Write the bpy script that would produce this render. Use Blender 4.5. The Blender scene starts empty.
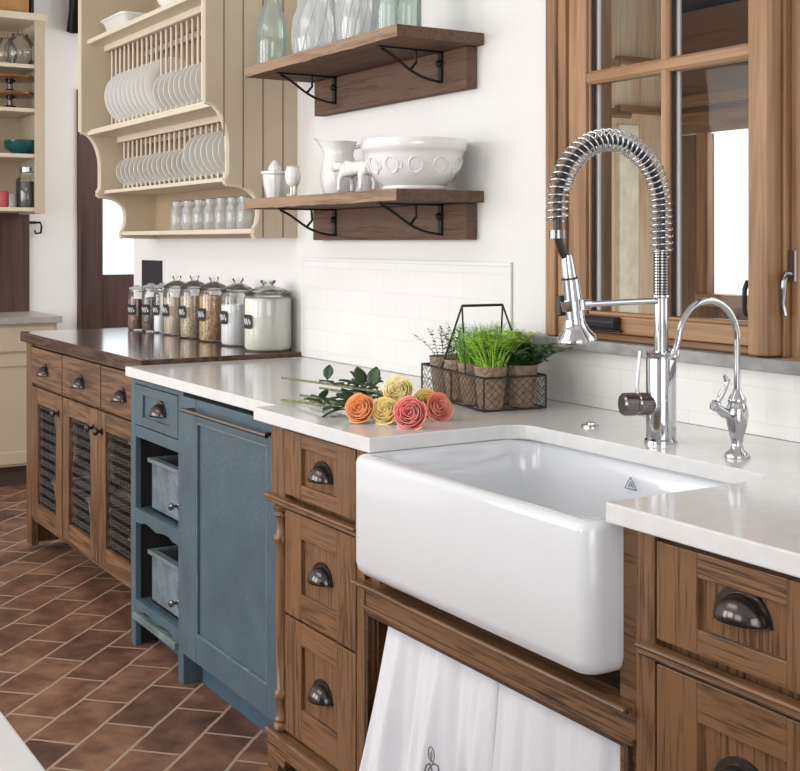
import bpy, bmesh, math, random
from mathutils import Vector, Matrix
random.seed(7)
PI = math.pi
scene = bpy.context.scene
col = scene.collection

# ------------------------------------------------------------------ materials
def newmat(name):
    m = bpy.data.materials.new(name); m.use_nodes = True
    nt = m.node_tree
    return m, nt, nt.nodes['Principled BSDF']
def setin(b, **k):
    for n, v in k.items():
        b.inputs[n.replace('_', ' ')].default_value = v
def rgba(c): return (c[0], c[1], c[2], 1)
def plain(name, c, rough=.5, metal=0, var=0.0, scale=8, bump=0.0, bscale=60, spec=.5, coat=0):
    m, nt, b = newmat(name)
    setin(b, Base_Color=rgba(c), Roughness=rough, Metallic=metal)
    b.inputs['Specular IOR Level'].default_value = spec
    b.inputs['Coat Weight'].default_value = coat
    tc = nt.nodes.new('ShaderNodeTexCoord')
    if var > 0:
        n = nt.nodes.new('ShaderNodeTexNoise'); n.inputs['Scale'].default_value = scale; n.inputs['Detail'].default_value = 5
        nt.links.new(tc.outputs['Object'], n.inputs['Vector'])
        r = nt.nodes.new('ShaderNodeValToRGB')
        r.color_ramp.elements[0].position = .3; r.color_ramp.elements[1].position = .7
        r.color_ramp.elements[0].color = rgba([max(0, x*(1-var)) for x in c])
        r.color_ramp.elements[1].color = rgba([min(1, x*(1+var)) for x in c])
        nt.links.new(n.outputs['Fac'], r.inputs['Fac']); nt.links.new(r.outputs['Color'], b.inputs['Base Color'])
    if bump > 0:
        n2 = nt.nodes.new('ShaderNodeTexNoise'); n2.inputs['Scale'].default_value = bscale; n2.inputs['Detail'].default_value = 4
        nt.links.new(tc.outputs['Object'], n2.inputs['Vector'])
        bp = nt.nodes.new('ShaderNodeBump'); bp.inputs['Strength'].default_value = bump; bp.inputs['Distance'].default_value = .01
        nt.links.new(n2.outputs['Fac'], bp.inputs['Height']); nt.links.new(bp.outputs['Normal'], b.inputs['Normal'])
    return m
def wood(name, dark, mid, light, axis, scale=1.0, rough=.45, rings=7.0, plank=0, ringw=.6, pore=.42, bump=.25, spec=.4):
    """grain runs along axis (0,1,2)"""
    m, nt, b = newmat(name)
    N, L = nt.nodes.new, nt.links.new
    tc = N('ShaderNodeTexCoord'); oi = N('ShaderNodeObjectInfo')
    mul = N('ShaderNodeVectorMath'); mul.operation = 'SCALE'; mul.inputs['Scale'].default_value = 13.7
    comb = N('ShaderNodeCombineXYZ')
    for i in range(3): L(oi.outputs['Random'], comb.inputs[i])
    L(comb.outputs[0], mul.inputs[0])
    add = N('ShaderNodeVectorMath'); add.operation = 'ADD'
    L(tc.outputs['Object'], add.inputs[0]); L(mul.outputs[0], add.inputs[1])
    src = add.outputs[0]
    if plank:
        # offset the grain per plank so each board reads on its own
        sep = N('ShaderNodeSeparateXYZ'); L(tc.outputs['Object'], sep.inputs[0])
        ax = plank_axis = {0: 1, 1: 0, 2: 0}[axis]
        dv = N('ShaderNodeMath'); dv.operation = 'DIVIDE'; dv.inputs[1].default_value = plank
        L(sep.outputs[ax], dv.inputs[0])
        fl = N('ShaderNodeMath'); fl.operation = 'FLOOR'; L(dv.outputs[0], fl.inputs[0])
        wn = N('ShaderNodeTexWhiteNoise'); wn.noise_dimensions = '1D'; L(fl.outputs[0], wn.inputs['W'])
        sc2 = N('ShaderNodeVectorMath'); sc2.operation = 'SCALE'; sc2.inputs['Scale'].default_value = 9
        L(wn.outputs['Color'], sc2.inputs[0])
        ad2 = N('ShaderNodeVectorMath'); ad2.operation = 'ADD'; L(src, ad2.inputs[0]); L(sc2.outputs[0], ad2.inputs[1]); src = ad2.outputs[0]
    mp = N('ShaderNodeMapping'); L(src, mp.inputs['Vector'])
    s = [20*scale]*3; s[axis] = 1.3*scale
    mp.inputs['Scale'].default_value = s
    n1 = N('ShaderNodeTexNoise'); n1.inputs['Scale'].default_value = 1.0; n1.inputs['Detail'].default_value = 5; n1.inputs['Roughness'].default_value = .55
    n1.inputs['Distortion'].default_value = .4
    L(mp.outputs[0], n1.inputs['Vector'])
    mu = N('ShaderNodeMath'); mu.operation = 'MULTIPLY'; mu.inputs[1].default_value = rings; L(n1.outputs['Fac'], mu.inputs[0])
    pp = N('ShaderNodeMath'); pp.operation = 'PINGPONG'; pp.inputs[1].default_value = .5; L(mu.outputs[0], pp.inputs[0])
    mp2 = N('ShaderNodeMapping'); L(src, mp2.inputs['Vector'])
    s = [260*scale]*3; s[axis] = 7*scale
    mp2.inputs['Scale'].default_value = s
    n2 = N('ShaderNodeTexNoise'); n2.inputs['Scale'].default_value = 1.0; n2.inputs['Detail'].default_value = 3
    L(mp2.outputs[0], n2.inputs['Vector'])
    mp3 = N('ShaderNodeMapping'); L(src, mp3.inputs['Vector'])
    s = [5*scale]*3; s[axis] = 1.5*scale
    mp3.inputs['Scale'].default_value = s
    n3 = N('ShaderNodeTexNoise'); n3.inputs['Scale'].default_value = 1.0; n3.inputs['Detail'].default_value = 2
    L(mp3.outputs[0], n3.inputs['Vector'])
    # fac = rings*1.0 + pores + patches
    a1 = N('ShaderNodeMath'); a1.operation = 'MULTIPLY_ADD'; a1.inputs[1].default_value = ringw; a1.inputs[2].default_value = (.9-ringw)*.25
    L(pp.outputs[0], a1.inputs[0])
    a2 = N('ShaderNodeMath'); a2.operation = 'MULTIPLY_ADD'; a2.inputs[1].default_value = pore*1.6
    L(n2.outputs['Fac'], a2.inputs[0]); L(a1.outputs[0], a2.inputs[2])
    a3 = N('ShaderNodeMath'); a3.operation = 'MULTIPLY_ADD'; a3.inputs[1].default_value = .5
    L(n3.outputs['Fac'], a3.inputs[0]); L(a2.outputs[0], a3.inputs[2])
    r = N('ShaderNodeValToRGB'); e = r.color_ramp.elements
    e[0].position = .38; e[0].color = rgba(dark); e[1].position = .98; e[1].color = rgba(light)
    k = e.new(.66); k.color = rgba(mid)
    L(a3.outputs[0], r.inputs['Fac']); L(r.outputs['Color'], b.inputs['Base Color'])
    bp = N('ShaderNodeBump'); bp.inputs['Strength'].default_value = bump; bp.inputs['Distance'].default_value = .003
    L(a2.outputs[0], bp.inputs['Height']); L(bp.outputs['Normal'], b.inputs['Normal'])
    b.inputs['Roughness'].default_value = rough
    b.inputs['Specular IOR Level'].default_value = spec
    return m
def woods(name, *a, **k):
    return [wood(name + '_' + 'xyz'[i], *a, axis=i, **k) for i in range(3)]
def weave_mat(name, c):
    m, nt, b = newmat(name)
    N, L = nt.nodes.new, nt.links.new
    tc = N('ShaderNodeTexCoord'); mp = N('ShaderNodeMapping'); L(tc.outputs['Object'], mp.inputs['Vector']); mp.inputs['Rotation'].default_value = (math.radians(-90), 0, 0)
    br = N('ShaderNodeTexBrick'); L(mp.outputs[0], br.inputs['Vector']); br.inputs['Scale'].default_value = 1
    br.inputs['Brick Width'].default_value = .030; br.inputs['Row Height'].default_value = .011; br.inputs['Mortar Size'].default_value = .0014
    br.inputs['Color1'].default_value = rgba(c); br.inputs['Color2'].default_value = rgba([x*.65 for x in c]); br.inputs['Mortar'].default_value = rgba([x*.25 for x in c])
    L(br.outputs['Color'], b.inputs['Base Color']); b.inputs['Roughness'].default_value = .85
    return m
def thin_glass(name, tint=(1, 1, 1), refl=.12, rough=.02, veil=0, ior=1.45):
    """clear glass: see-through with fresnel reflections and an optional milky body"""
    m, nt, b = newmat(name)
    N, L = nt.nodes.new, nt.links.new
    nt.nodes.remove(b)
    out = nt.nodes['Material Output']
    tr = N('ShaderNodeBsdfTransparent'); tr.inputs[0].default_value = rgba(tint)
    gl = N('ShaderNodeBsdfGlossy'); gl.inputs['Roughness'].default_value = rough
    fr = N('ShaderNodeFresnel'); fr.inputs[0].default_value = ior
    ad = N('ShaderNodeMath'); ad.operation = 'ADD'; ad.inputs[1].default_value = refl*.4; ad.use_clamp = True
    L(fr.outputs[0], ad.inputs[0])
    mx = N('ShaderNodeMixShader'); L(ad.outputs[0], mx.inputs[0]); L(tr.outputs[0], mx.inputs[1]); L(gl.outputs[0], mx.inputs[2])
    last = mx
    if veil:
        df = N('ShaderNodeBsdfDiffuse'); df.inputs[0].default_value = rgba([.55+.4*t for t in tint])
        m2 = N('ShaderNodeMixShader'); m2.inputs[0].default_value = veil
        L(mx.outputs[0], m2.inputs[1]); L(df.outputs[0], m2.inputs[2]); last = m2
    L(last.outputs[0], out.inputs['Surface'])
    return m

M = {}
OAK = woods('oak', (.009, .004, .002), (.060, .028, .013), (.215, .110, .052), scale=1.0, rings=9, rough=.34, ringw=.68, pore=.6)
PINE = woods('pine', (.024, .011, .006), (.088, .042, .020), (.21, .110, .054), scale=1.0, rings=6, rough=.42, pore=.4, ringw=.7)
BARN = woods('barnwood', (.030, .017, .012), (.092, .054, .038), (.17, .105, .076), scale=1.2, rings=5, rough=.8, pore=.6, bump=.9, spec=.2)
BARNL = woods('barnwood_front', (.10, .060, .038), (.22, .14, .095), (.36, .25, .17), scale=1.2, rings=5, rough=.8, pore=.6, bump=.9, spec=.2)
WIN = woods('window_wood', (.15, .072, .032), (.31, .168, .082), (.48, .295, .155), scale=.7, rings=3, rough=.45, pore=.2, bump=.1)
PORCH = woods('porch_timber', (.07, .036, .024), (.16, .088, .060), (.26, .155, .105), scale=.5, rings=3, rough=.7)
PALE = woods('pale_timber', (.50, .29, .14), (.80, .55, .33), (.92, .74, .52), scale=.5, rings=3, rough=.7, plank=.14)
WALN = woods('butcher_block', (.022, .010, .007), (.065, .032, .021), (.13, .068, .044), scale=.8, rings=5, rough=.2, plank=.09, spec=.9, bump=.05)
for m__ in WALN:
    m__.node_tree.nodes['Principled BSDF'].inputs['Coat Weight'].default_value = 1.0; m__.node_tree.nodes['Principled BSDF'].inputs['Coat Roughness'].default_value = .12
DOORW = woods('dark_door', (.020, .010, .009), (.055, .026, .022), (.09, .045, .036), scale=.6, rings=3, rough=.5, plank=.12)
CREAM = plain('cream_paint', (.56, .465, .34), .45, var=.05, scale=3)
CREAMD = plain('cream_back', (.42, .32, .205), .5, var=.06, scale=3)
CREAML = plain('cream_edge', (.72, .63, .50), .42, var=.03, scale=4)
BLUE = plain('blue_paint', (.064, .108, .136), .42, var=.16, scale=7, bump=.15, bscale=90)
BLUEW = plain('blue_worn_edge', (.13, .165, .175), .5, var=.25, scale=20)
GREYBLUE = plain('grey_blue_crate', (.13, .165, .19), .65, var=.35, scale=14, bump=.3)
PLASTER = plain('white_plaster', (.80, .79, .775), .8, var=.02, scale=2, bump=.12, bscale=14)
WHITE = plain('white_paint', (.82, .815, .80), .45)
CERAM = plain('white_ceramic', (.86, .855, .83), .13, coat=.4)
FIRECLAY = plain('fireclay', (.73, .75, .785), .10, coat=.5)
QUARTZ = plain('quartz', (.725, .725, .722), .13, var=.035, scale=30, spec=.6)
SLATE = plain('slate', (.30, .295, .29), .45, var=.25, scale=18, bump=.2, bscale=40)
CHROME = plain('chrome', (.55, .56, .58), .06, 1)
CHROMED = plain('chrome_dark', (.25, .23, .23), .12, 1)
BRONZE = plain('oiled_bronze', (.085, .073, .066), .17, .85)
IRON = plain('black_iron', (.018, .016, .016), .45, .5)
RUBBER = plain('black_plastic', (.015, .014, .015), .35)
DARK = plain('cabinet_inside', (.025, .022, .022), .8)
CHALK = plain('chalkboard', (.012, .013, .02), .6)
CHALKW = plain('chalk_white', (.75, .75, .74), .8)
GLASS = thin_glass('jar_glass', (.985, .995, .99), refl=.10, veil=.03)
PANE = thin_glass('window_glass', (.97, .98, .98), refl=0, veil=0, ior=1.13)
GREENGL = thin_glass('green_glass', (.80, .90, .85), refl=.12, veil=.16)
WHITEGL = thin_glass('white_glass', (.90, .93, .93), refl=.14, veil=.30)
LINEN = plain('linen', (.78, .79, .83), .9, bump=.06, bscale=220)
GREYTH = plain('grey_thread', (.16, .17, .19), .8)
PEAT = plain('peat_pot', (.34, .24, .17), .95, var=.28, scale=60, bump=.8, bscale=120)
SOIL = plain('soil', (.03, .02, .014), .95)
LEAFB = plain('bright_leaf', (.16, .40, .03), .5, var=.3, scale=30)
LEAFL = plain('lime_leaf', (.38, .60, .08), .5, var=.25, scale=30)
LEAFD = plain('deep_leaf', (.045, .115, .03), .5, var=.3, scale=30)
LEAFR = plain('rose_leaf', (.035, .075, .028), .45, var=.35, scale=40)
STEM = plain('rose_stem', (.17, .20, .075), .6, var=.35, scale=60)
WIRE = plain('wire', (.05, .042, .038), .5, .6)
STEELW = plain('galvanised_wire', (.16, .15, .14), .45, .6)
BASKET = weave_mat('woven_basket', (.34, .24, .16)) if 1 else plain('woven_basket', (.30, .21, .14), .85, var=.45, scale=40, bump=.5, bscale=80)
TEAL = plain('teal_glaze', (.008, .085, .09), .15)
COPPER = plain('copper_glass', (.30, .13, .06), .2, .6)
JAM = plain('dark_preserve', (.012, .008, .022), .4)
PINK = plain('pink_wax', (.50, .10, .11), .5)
BEANS = plain('brown_beans', (.22, .07, .045), .6, var=.75, scale=110, bump=1, bscale=100)
NUTS = plain('dark_nuts', (.10, .05, .03), .7, var=.8, scale=90, bump=1, bscale=90)
RICE = plain('pale_rice', (.56, .44, .30), .8, var=.2, scale=160, bump=.5, bscale=160)
MIXED = plain('mixed_grain', (.50, .38, .24), .8, var=.5, scale=120, bump=.8, bscale=110)
PASTA = plain('golden_pasta', (.55, .33, .13), .7, var=.45, scale=70, bump=.9, bscale=70)
SUGAR = plain('white_sugar', (.85, .85, .86), .8)
FLOUR = plain('cream_flour', (.86, .84, .77), .85)
TWINE = plain('brown_cloth', (.02, .016, .02), .9)
MULCH = plain('porch_roof', (.02, .024, .04), .8)

def petal_mat(name, c1, c2):
    m, nt, b = newmat(name)
    N, L = nt.nodes.new, nt.links.new
    tc = N('ShaderNodeTexCoord'); n = N('ShaderNodeTexNoise'); n.inputs['Scale'].default_value = 25
    L(tc.outputs['Object'], n.inputs['Vector'])
    r = N('ShaderNodeValToRGB'); r.color_ramp.elements[0].position = .35; r.color_ramp.elements[1].position = .65
    r.color_ramp.elements[0].color = rgba(c1); r.color_ramp.elements[1].color = rgba(c2)
    L(n.outputs['Fac'], r.inputs[0]); L(r.outputs[0], b.inputs['Base Color'])
    b.inputs['Roughness'].default_value = .6
    b.inputs['Subsurface Weight'].default_value = .15
    b.inputs['Subsurface Radius'].default_value = (.01, .006, .004)
    b.inputs['Subsurface Scale'].default_value = .3
    return m
P_ORANGE = petal_mat('petal_orange', (.90, .34, .12), (.95, .52, .27))
P_YELLOW = petal_mat('petal_yellow', (.93, .70, .24), (.95, .80, .42))
P_CREAM = petal_mat('petal_cream', (.93, .78, .34), (.95, .87, .58))
P_PINK = petal_mat('petal_pink', (.86, .25, .24), (.92, .46, .41))
P_CORAL = petal_mat('petal_coral', (.86, .27, .19), (.90, .42, .33))

# terracotta tiles, running bond laid at 45 degrees
def floor_mat():
    m, nt, b = newmat('terracotta_tiles')
    N, L = nt.nodes.new, nt.links.new
    tc = N('ShaderNodeTexCoord'); mp = N('ShaderNodeMapping'); L(tc.outputs['Object'], mp.inputs['Vector'])
    mp.inputs['Rotation'].default_value = (0, 0, math.radians(45))
    mp.inputs['Location'].default_value = (.139, -.031, 0)
    n0 = N('ShaderNodeTexNoise'); n0.inputs['Scale'].default_value = 9; n0.inputs['Detail'].default_value = 2
    L(tc.outputs['Object'], n0.inputs['Vector'])
    mxv = N('ShaderNodeVectorMath'); mxv.operation = 'SCALE'; mxv.inputs['Scale'].default_value = .012
    L(n0.outputs['Color'], mxv.inputs[0])
    av = N('ShaderNodeVectorMath'); av.operation = 'ADD'; L(mp.outputs[0], av.inputs[0]); L(mxv.outputs[0], av.inputs[1])
    rot = N('ShaderNodeMapping'); L(av.outputs[0], rot.inputs['Vector'])
    rot.inputs['Rotation'].default_value = (0, 0, 0)
    br = N('ShaderNodeTexBrick'); L(rot.outputs[0], br.inputs['Vector'])
    br.inputs['Scale'].default_value = 1; br.inputs['Brick Width'].default_value = .298; br.inputs['Row Height'].default_value = .1463
    br.inputs['Mortar Size'].default_value = .0055; br.inputs['Mortar Smooth'].default_value = .25
    br.inputs['Color1'].default_value = (0, 0, 0, 1); br.inputs['Color2'].default_value = (1, 1, 1, 1)
    br.inputs['Bias'].default_value = 0
    n = N('ShaderNodeTexNoise'); n.inputs['Scale'].default_value = 7; n.inputs['Detail'].default_value = 6; n.inputs['Roughness'].default_value = .62
    L(tc.outputs['Object'], n.inputs['Vector'])
    ma = N('ShaderNodeMath'); ma.operation = 'MULTIPLY_ADD'; ma.inputs[1].default_value = .16
    sp = N('ShaderNodeSeparateColor'); L(br.outputs['Color'], sp.inputs[0]); L(sp.outputs[0], ma.inputs[0]); L(n.outputs['Fac'], ma.inputs[2])
    r = N('ShaderNodeValToRGB'); e = r.color_ramp.elements
    e[0].position = .36; e[0].color = (.060, .028, .018, 1); e[1].position = .78; e[1].color = (.30, .155, .092, 1)
    k = e.new(.56); k.color = (.155, .070, .041, 1)
    L(ma.outputs[0], r.inputs[0])
    mx = N('ShaderNodeMix'); mx.data_type = 'RGBA'
    L(br.outputs['Fac'], mx.inputs['Factor']); L(r.outputs[0], mx.inputs[6]); mx.inputs[7].default_value = (.40, .29, .21, 1)
    L(mx.outputs[2], b.inputs['Base Color'])
    b.inputs['Roughness'].default_value = .52
    inv = N('ShaderNodeMath'); inv.operation = 'SUBTRACT'; inv.inputs[0].default_value = 1; L(br.outputs['Fac'], inv.inputs[1])
    s2 = N('ShaderNodeMath'); s2.operation = 'MULTIPLY_ADD'; s2.inputs[1].default_value = .35; L(n.outputs['Fac'], s2.inputs[0]); L(inv.outputs[0], s2.inputs[2])
    bp = N('ShaderNodeBump'); bp.inputs['Strength'].default_value = .5; bp.inputs['Distance'].default_value = .006
    L(s2.outputs[0], bp.inputs['Height']); L(bp.outputs[0], b.inputs['Normal'])
    return m
FLOORM = floor_mat()
def tile_mat():
    m, nt, b = newmat('white_subway_tile')
    N, L = nt.nodes.new, nt.links.new
    tc = N('ShaderNodeTexCoord'); mp = N('ShaderNodeMapping'); L(tc.outputs['Object'], mp.inputs['Vector'])
    mp.inputs['Rotation'].default_value = (math.radians(-90), 0, 0)
    br = N('ShaderNodeTexBrick'); L(mp.outputs[0], br.inputs['Vector'])
    br.inputs['Scale'].default_value = 1; br.inputs['Brick Width'].default_value = .15; br.inputs['Row Height'].default_value = .073
    br.inputs['Mortar Size'].default_value = .0014; br.inputs['Mortar Smooth'].default_value = .3
    br.inputs['Color1'].default_value = (.80, .79, .77, 1); br.inputs['Color2'].default_value = (.83, .82, .80, 1); br.inputs['Mortar'].default_value = (.765, .755, .74, 1)
    L(br.outputs['Color'], b.inputs['Base Color'])
    b.inputs['Roughness'].default_value = .22
    inv = N('ShaderNodeMath'); inv.operation = 'SUBTRACT'; inv.inputs[0].default_value = 1; L(br.outputs['Fac'], inv.inputs[1])
    bp = N('ShaderNodeBump'); bp.inputs['Strength'].default_value = .25; bp.inputs['Distance'].default_value = .003
    L(inv.outputs[0], bp.inputs['Height']); L(bp.outputs[0], b.inputs['Normal'])
    return m
TILE = tile_mat()

# ------------------------------------------------------------------ mesh helpers
class MB:
    def __init__(s): s.v = []; s.f = []; s.m = []
    def add(s, vs, fs, m=0):
        o = len(s.v); s.v += [Vector(p) for p in vs]
        for f in fs: s.f.append([i+o for i in f]); s.m.append(m)
        return s
    def box(s, x0, x1, y0, y1, z0, z1, m=0):
        return s.add([(x, y, z) for x in (x0, x1) for y in (y0, y1) for z in (z0, z1)],
                     [(0, 1, 3, 2), (4, 6, 7, 5), (0, 4, 5, 1), (2, 3, 7, 6), (0, 2, 6, 4), (1, 5, 7, 3)], m)
    def tube(s, pts, r, n=8, closed=False, m=0, cap=True):
        pts = [Vector(p) for p in pts]; k = len(pts)
        rs = r if isinstance(r, (list, tuple)) else [r]*k
        vs = []; up = None
        for i, p in enumerate(pts):
            a = pts[(i-1) % k] if (closed or i > 0) else p
            b = pts[(i+1) % k] if (closed or i < k-1) else p
            t = (b-a).normalized()
            if up is None:
                up = Vector((0, 0, 1)) if abs(t.z) < .9 else Vector((1, 0, 0))
            u = (up - t*up.dot(t))
            if u.length < 1e-6: u = t.orthogonal()
            u.normalize(); w = t.cross(u); up = u
            for j in range(n):
                an = 2*PI*j/n
                vs.append(p + (u*math.cos(an)+w*math.sin(an))*rs[i])
        fs = []
        for i in range(k if closed else k-1):
            for j in range(n):
                a = i*n+j; b2 = i*n+(j+1) % n; c = ((i+1) % k)*n+(j+1) % n; d = ((i+1) % k)*n+j
                fs.append((a, b2, c, d))
        if cap and not closed:
            fs.append(tuple(range(n))[::-1]); fs.append(tuple((k-1)*n+j for j in range(n)))
        return s.add(vs, fs, m)
    def lathe(s, prof, c=(0, 0, 0), n=24, m=0, axis=None, sx=1, sy=1, a0=0, a1=2*PI):
        """prof = [(r,z)...]; axis = direction z maps to"""
        full = abs(a1-a0-2*PI) < 1e-6
        q = Matrix.Identity(3)
        if axis is not None: q = Vector((0, 0, 1)).rotation_difference(Vector(axis).normalized()).to_matrix()
        c = Vector(c); vs = []
        cnt = n if full else n+1
        for (r, z) in prof:
            for j in range(cnt):
                an = a0+(a1-a0)*j/n
                vs.append(c + q @ Vector((r*sx*math.cos(an), r*sy*math.sin(an), z)))
        fs = []
        for i in range(len(prof)-1):
            for j in range(n):
                j2 = (j+1) % cnt
                fs.append((i*cnt+j, i*cnt+j2, (i+1)*cnt+j2, (i+1)*cnt+j))
        if full:
            if prof[0][0] > 1e-5: fs.append(tuple(range(n))[::-1])
            if prof[-1][0] > 1e-5: fs.append(tuple((len(prof)-1)*n+j for j in range(n)))
        return s.add(vs, fs, m)
    def prism(s, poly, axis, a, b, m=0, hole=None):
        """poly in the two other axes (ascending order), extruded along axis from a to b"""
        def P(u, v, w):
            p = [0, 0, 0]; o = [i for i in range(3) if i != axis]
            p[o[0]] = u; p[o[1]] = v; p[axis] = w; return p
        k = len(poly)
        vs = [P(u, v, a) for u, v in poly]+[P(u, v, b) for u, v in poly]
        fs = [tuple(range(k))[::-1], tuple(range(k, 2*k))]+[(i, (i+1) % k, k+(i+1) % k, k+i) for i in range(k)]
        return s.add(vs, fs, m)
    def grid(s, fn, nu, nv, m=0):
        vs = [fn(i/nu, j/nv) for i in range(nu+1) for j in range(nv+1)]
        fs = [(i*(nv+1)+j, (i+1)*(nv+1)+j, (i+1)*(nv+1)+j+1, i*(nv+1)+j+1) for i in range(nu) for j in range(nv)]
        return s.add(vs, fs, m)
    def loft(s, loops, m=0, cap0=True, cap1=True):
        k = len(loops[0]); vs = [p for l in loops for p in l]
        fs = []
        for i in range(len(loops)-1):
            for j in range(k):
                fs.append((i*k+j, i*k+(j+1) % k, (i+1)*k+(j+1) % k, (i+1)*k+j))
        if cap0: fs.append(tuple(range(k))[::-1])
        if cap1: fs.append(tuple((len(loops)-1)*k+j for j in range(k)))
        return s.add(vs, fs, m)
    def xform(s, mat, start=0):
        for i in range(start, len(s.v)): s.v[i] = mat @ s.v[i]
        return s
    def build(s, name, mats, parent=None, off=None, bevel=0, smooth=False, solid=0, seg=2, ang=40, weld=False, sub=0):
        if not isinstance(mats, (list, tuple)): mats = [mats]
        o3 = Vector(off) if off is not None else (root_of(parent).location.copy() if parent is not None and root_of(parent).get('_w') else Vector((0, 0, 0)))
        me = bpy.data.meshes.new(name)
        me.from_pydata([tuple(p-o3) for p in s.v], [], s.f)
        for mt in mats: me.materials.append(mt)
        for p, mi in zip(me.polygons, s.m): p.material_index = mi
        bm = bmesh.new(); bm.from_mesh(me)
        if weld: bmesh.ops.remove_doubles(bm, verts=bm.verts, dist=1e-5)
        bmesh.ops.recalc_face_normals(bm, faces=bm.faces)
        if smooth:
            for f in bm.faces: f.smooth = True
            for e in bm.edges:
                if len(e.link_faces) == 2 and e.calc_face_angle(0) > math.radians(ang): e.smooth = False
        bm.to_mesh(me); bm.free(); me.update()
        o = bpy.data.objects.new(name, me); col.objects.link(o)
        if parent is not None: o.parent = parent
        if off is not None and parent is None: o.location = o3
        if solid:
            md = o.modifiers.new('solid', 'SOLIDIFY'); md.thickness = solid; md.offset = 0
        if sub:
            md = o.modifiers.new('sub', 'SUBSURF'); md.levels = sub; md.render_levels = sub
        if bevel:
            md = o.modifiers.new('bevel', 'BEVEL'); md.width = bevel; md.segments = seg; md.limit_method = 'ANGLE'; md.angle_limit = math.radians(40)
        return o
def root_of(o):
    while o.parent is not None: o = o.parent
    return o
def tag(o, label, cat, group=None, kind=None):
    o['label'] = label; o['category'] = cat
    if group: o['group'] = group
    if kind: o['kind'] = kind
    return o
def thing(name, label, cat, loc, rz=0, group=None, world=True):
    """Empty at the base of a thing; world=True: its part meshes are written in room coordinates"""
    o = bpy.data.objects.new(name, None); col.objects.link(o)
    o.location = loc; o.rotation_euler = (0, 0, rz); o.empty_display_size = .05
    tag(o, label, cat, group)
    if world: o['_w'] = 1
    return o
def struct(o): o['kind'] = 'structure'; return o
def copy_tree(o, parent=None):
    c = o.copy(); col.objects.link(c)
    if parent is not None: c.parent = parent
    for ch in list(o.children): copy_tree(ch, c)
    return c
def arc(c, r, a0, a1, n, plane='xz', k=1):
    out = []
    for i in range(n+1):
        a = a0+(a1-a0)*i/n
        if plane == 'xz': out.append((c[0]+r*math.cos(a), c[1], c[2]+r*k*math.sin(a)))
        if plane == 'yz': out.append((c[0], c[1]+r*math.cos(a), c[2]+r*k*math.sin(a)))
        if plane == 'xy': out.append((c[0]+r*math.cos(a), c[1]+r*k*math.sin(a), c[2]))
    return out
def rrect(x0, x1, y0, y1, r, z, n=6, rf=None):
    rf = r if rf is None else rf
    pts = []
    for (cx, cy, a0, q) in ((x1-rf, y0+rf, -PI/2, rf), (x1-r, y1-r, 0, r), (x0+r, y1-r, PI/2, r), (x0+rf, y0+rf, PI, rf)):
        for i in range(n+1):
            a = a0+(PI/2)*i/n; pts.append((cx+q*math.cos(a), cy+q*math.sin(a), z))
    return pts

# ------------------------------------------------------------------ camera
F = 1232.0; TH = math.radians(31.6)
cam = bpy.data.cameras.new('camera'); co = bpy.data.objects.new('camera', cam); col.objects.link(co)
cam.sensor_width = 36; cam.lens = F/800*36; cam.clip_start = .02; cam.shift_y = -(385.5-242)/800
co.location = (0, 0, 1.33); co.rotation_euler = (PI/2, 0, math.radians(90)-TH)
scene.camera = co
fS, fC = math.sin(TH), math.cos(TH)
def PX(px, y):  # room x of the photo column px at depth plane y
    t = (px-400)/F; return -y*(fC-t*fS)/(fS+t*fC)

YB = 2.019   # back wall face
XL = -5.73   # where the back wall ends on the left
XF = -7.35   # far wall face
# ------------------------------------------------------------------ room shell
struct(MB().box(-7.6, 2.2, -3.0, 4.2, -.1, 0).build('floor', FLOORM))
struct(MB().box(-7.6, 2.2, -3.0, 3.6, 3.0, 3.1).build('ceiling', WHITE))
w = MB()
w.box(XL, -2.54, YB, YB+.2, 0, 3.0)
w.box(-2.555, -.80, YB, YB+.2, 0, 1.06)
w.box(-2.555, -.80, YB, YB+.2, 2.22, 3.0)
w.box(-.80, 2.2, YB, YB+.2, 0, 3.0)
struct(w.build('wall_back', PLASTER))
w = MB()
w.box(XF-.2, XF, -3.0, 2.24, 0, 3.0); w.box(XF-.2, XF, 2.24, 3.05, 2.25, 3.0); w.box(XF-.2, XF, 3.05, 3.6, 0, 3.0)
struct(w.build('wall_far', PLASTER))
struct(MB().box(XF, XL, 3.4, 3.6, 0, 3.0).build('wall_passage', PLASTER))
# wall behind the viewer, with three tall window openings
w = MB()
for a, b in ((-7.35, -6.6), (-5.0, -4.5), (-2.9, -2.3), (-.7, 2.2)): w.box(a, b, -3.0, -2.8, 0, 3.0)
for a, b in ((-6.6, -5.0), (-4.5, -2.9), (-2.3, -.7)):
    w.box(a, b, -3.0, -2.8, 0, .75); w.box(a, b, -3.0, -2.8, 2.65, 3.0)
struct(w.build('wall_front', PLASTER))
w = MB(); w.box(2.0, 2.2, -2.8, -2.0, 0, 3.0); w.box(2.0, 2.2, 1.0, YB, 0, 3.0); w.box(2.0, 2.2, -2.0, 1.0, 2.6, 3.0)
struct(w.build('wall_right', PLASTER))

# tiled splash behind the worktop: proud panel + strip under the window
t = MB(); t.box(-3.946, -2.695, YB-.006, YB, .921, 1.275)
struct(t.build('trim_1', TILE, bevel=.002))
t = MB(); t.box(-3.946, -2.695, YB-.009, YB, 1.262, 1.275); t.box(-3.946, -3.936, YB-.009, YB, .921, 1.262); t.box(-2.705, -2.695, YB-.009, YB, .921, 1.262)
struct(t.build('trim_2', WHITE, bevel=.003))
struct(MB().box(-2.57, -.4, YB-.008, YB, .921, 1.058).build('trim_3', TILE))
s = MB(); s.box(-2.70, -.4, YB-.035, YB+.02, 1.06, 1.088); s.box(-2.53, -.82, YB+.02, YB+.10, 1.06, 1.088)
struct(s.build('trim_4', SLATE, bevel=.003))

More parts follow.
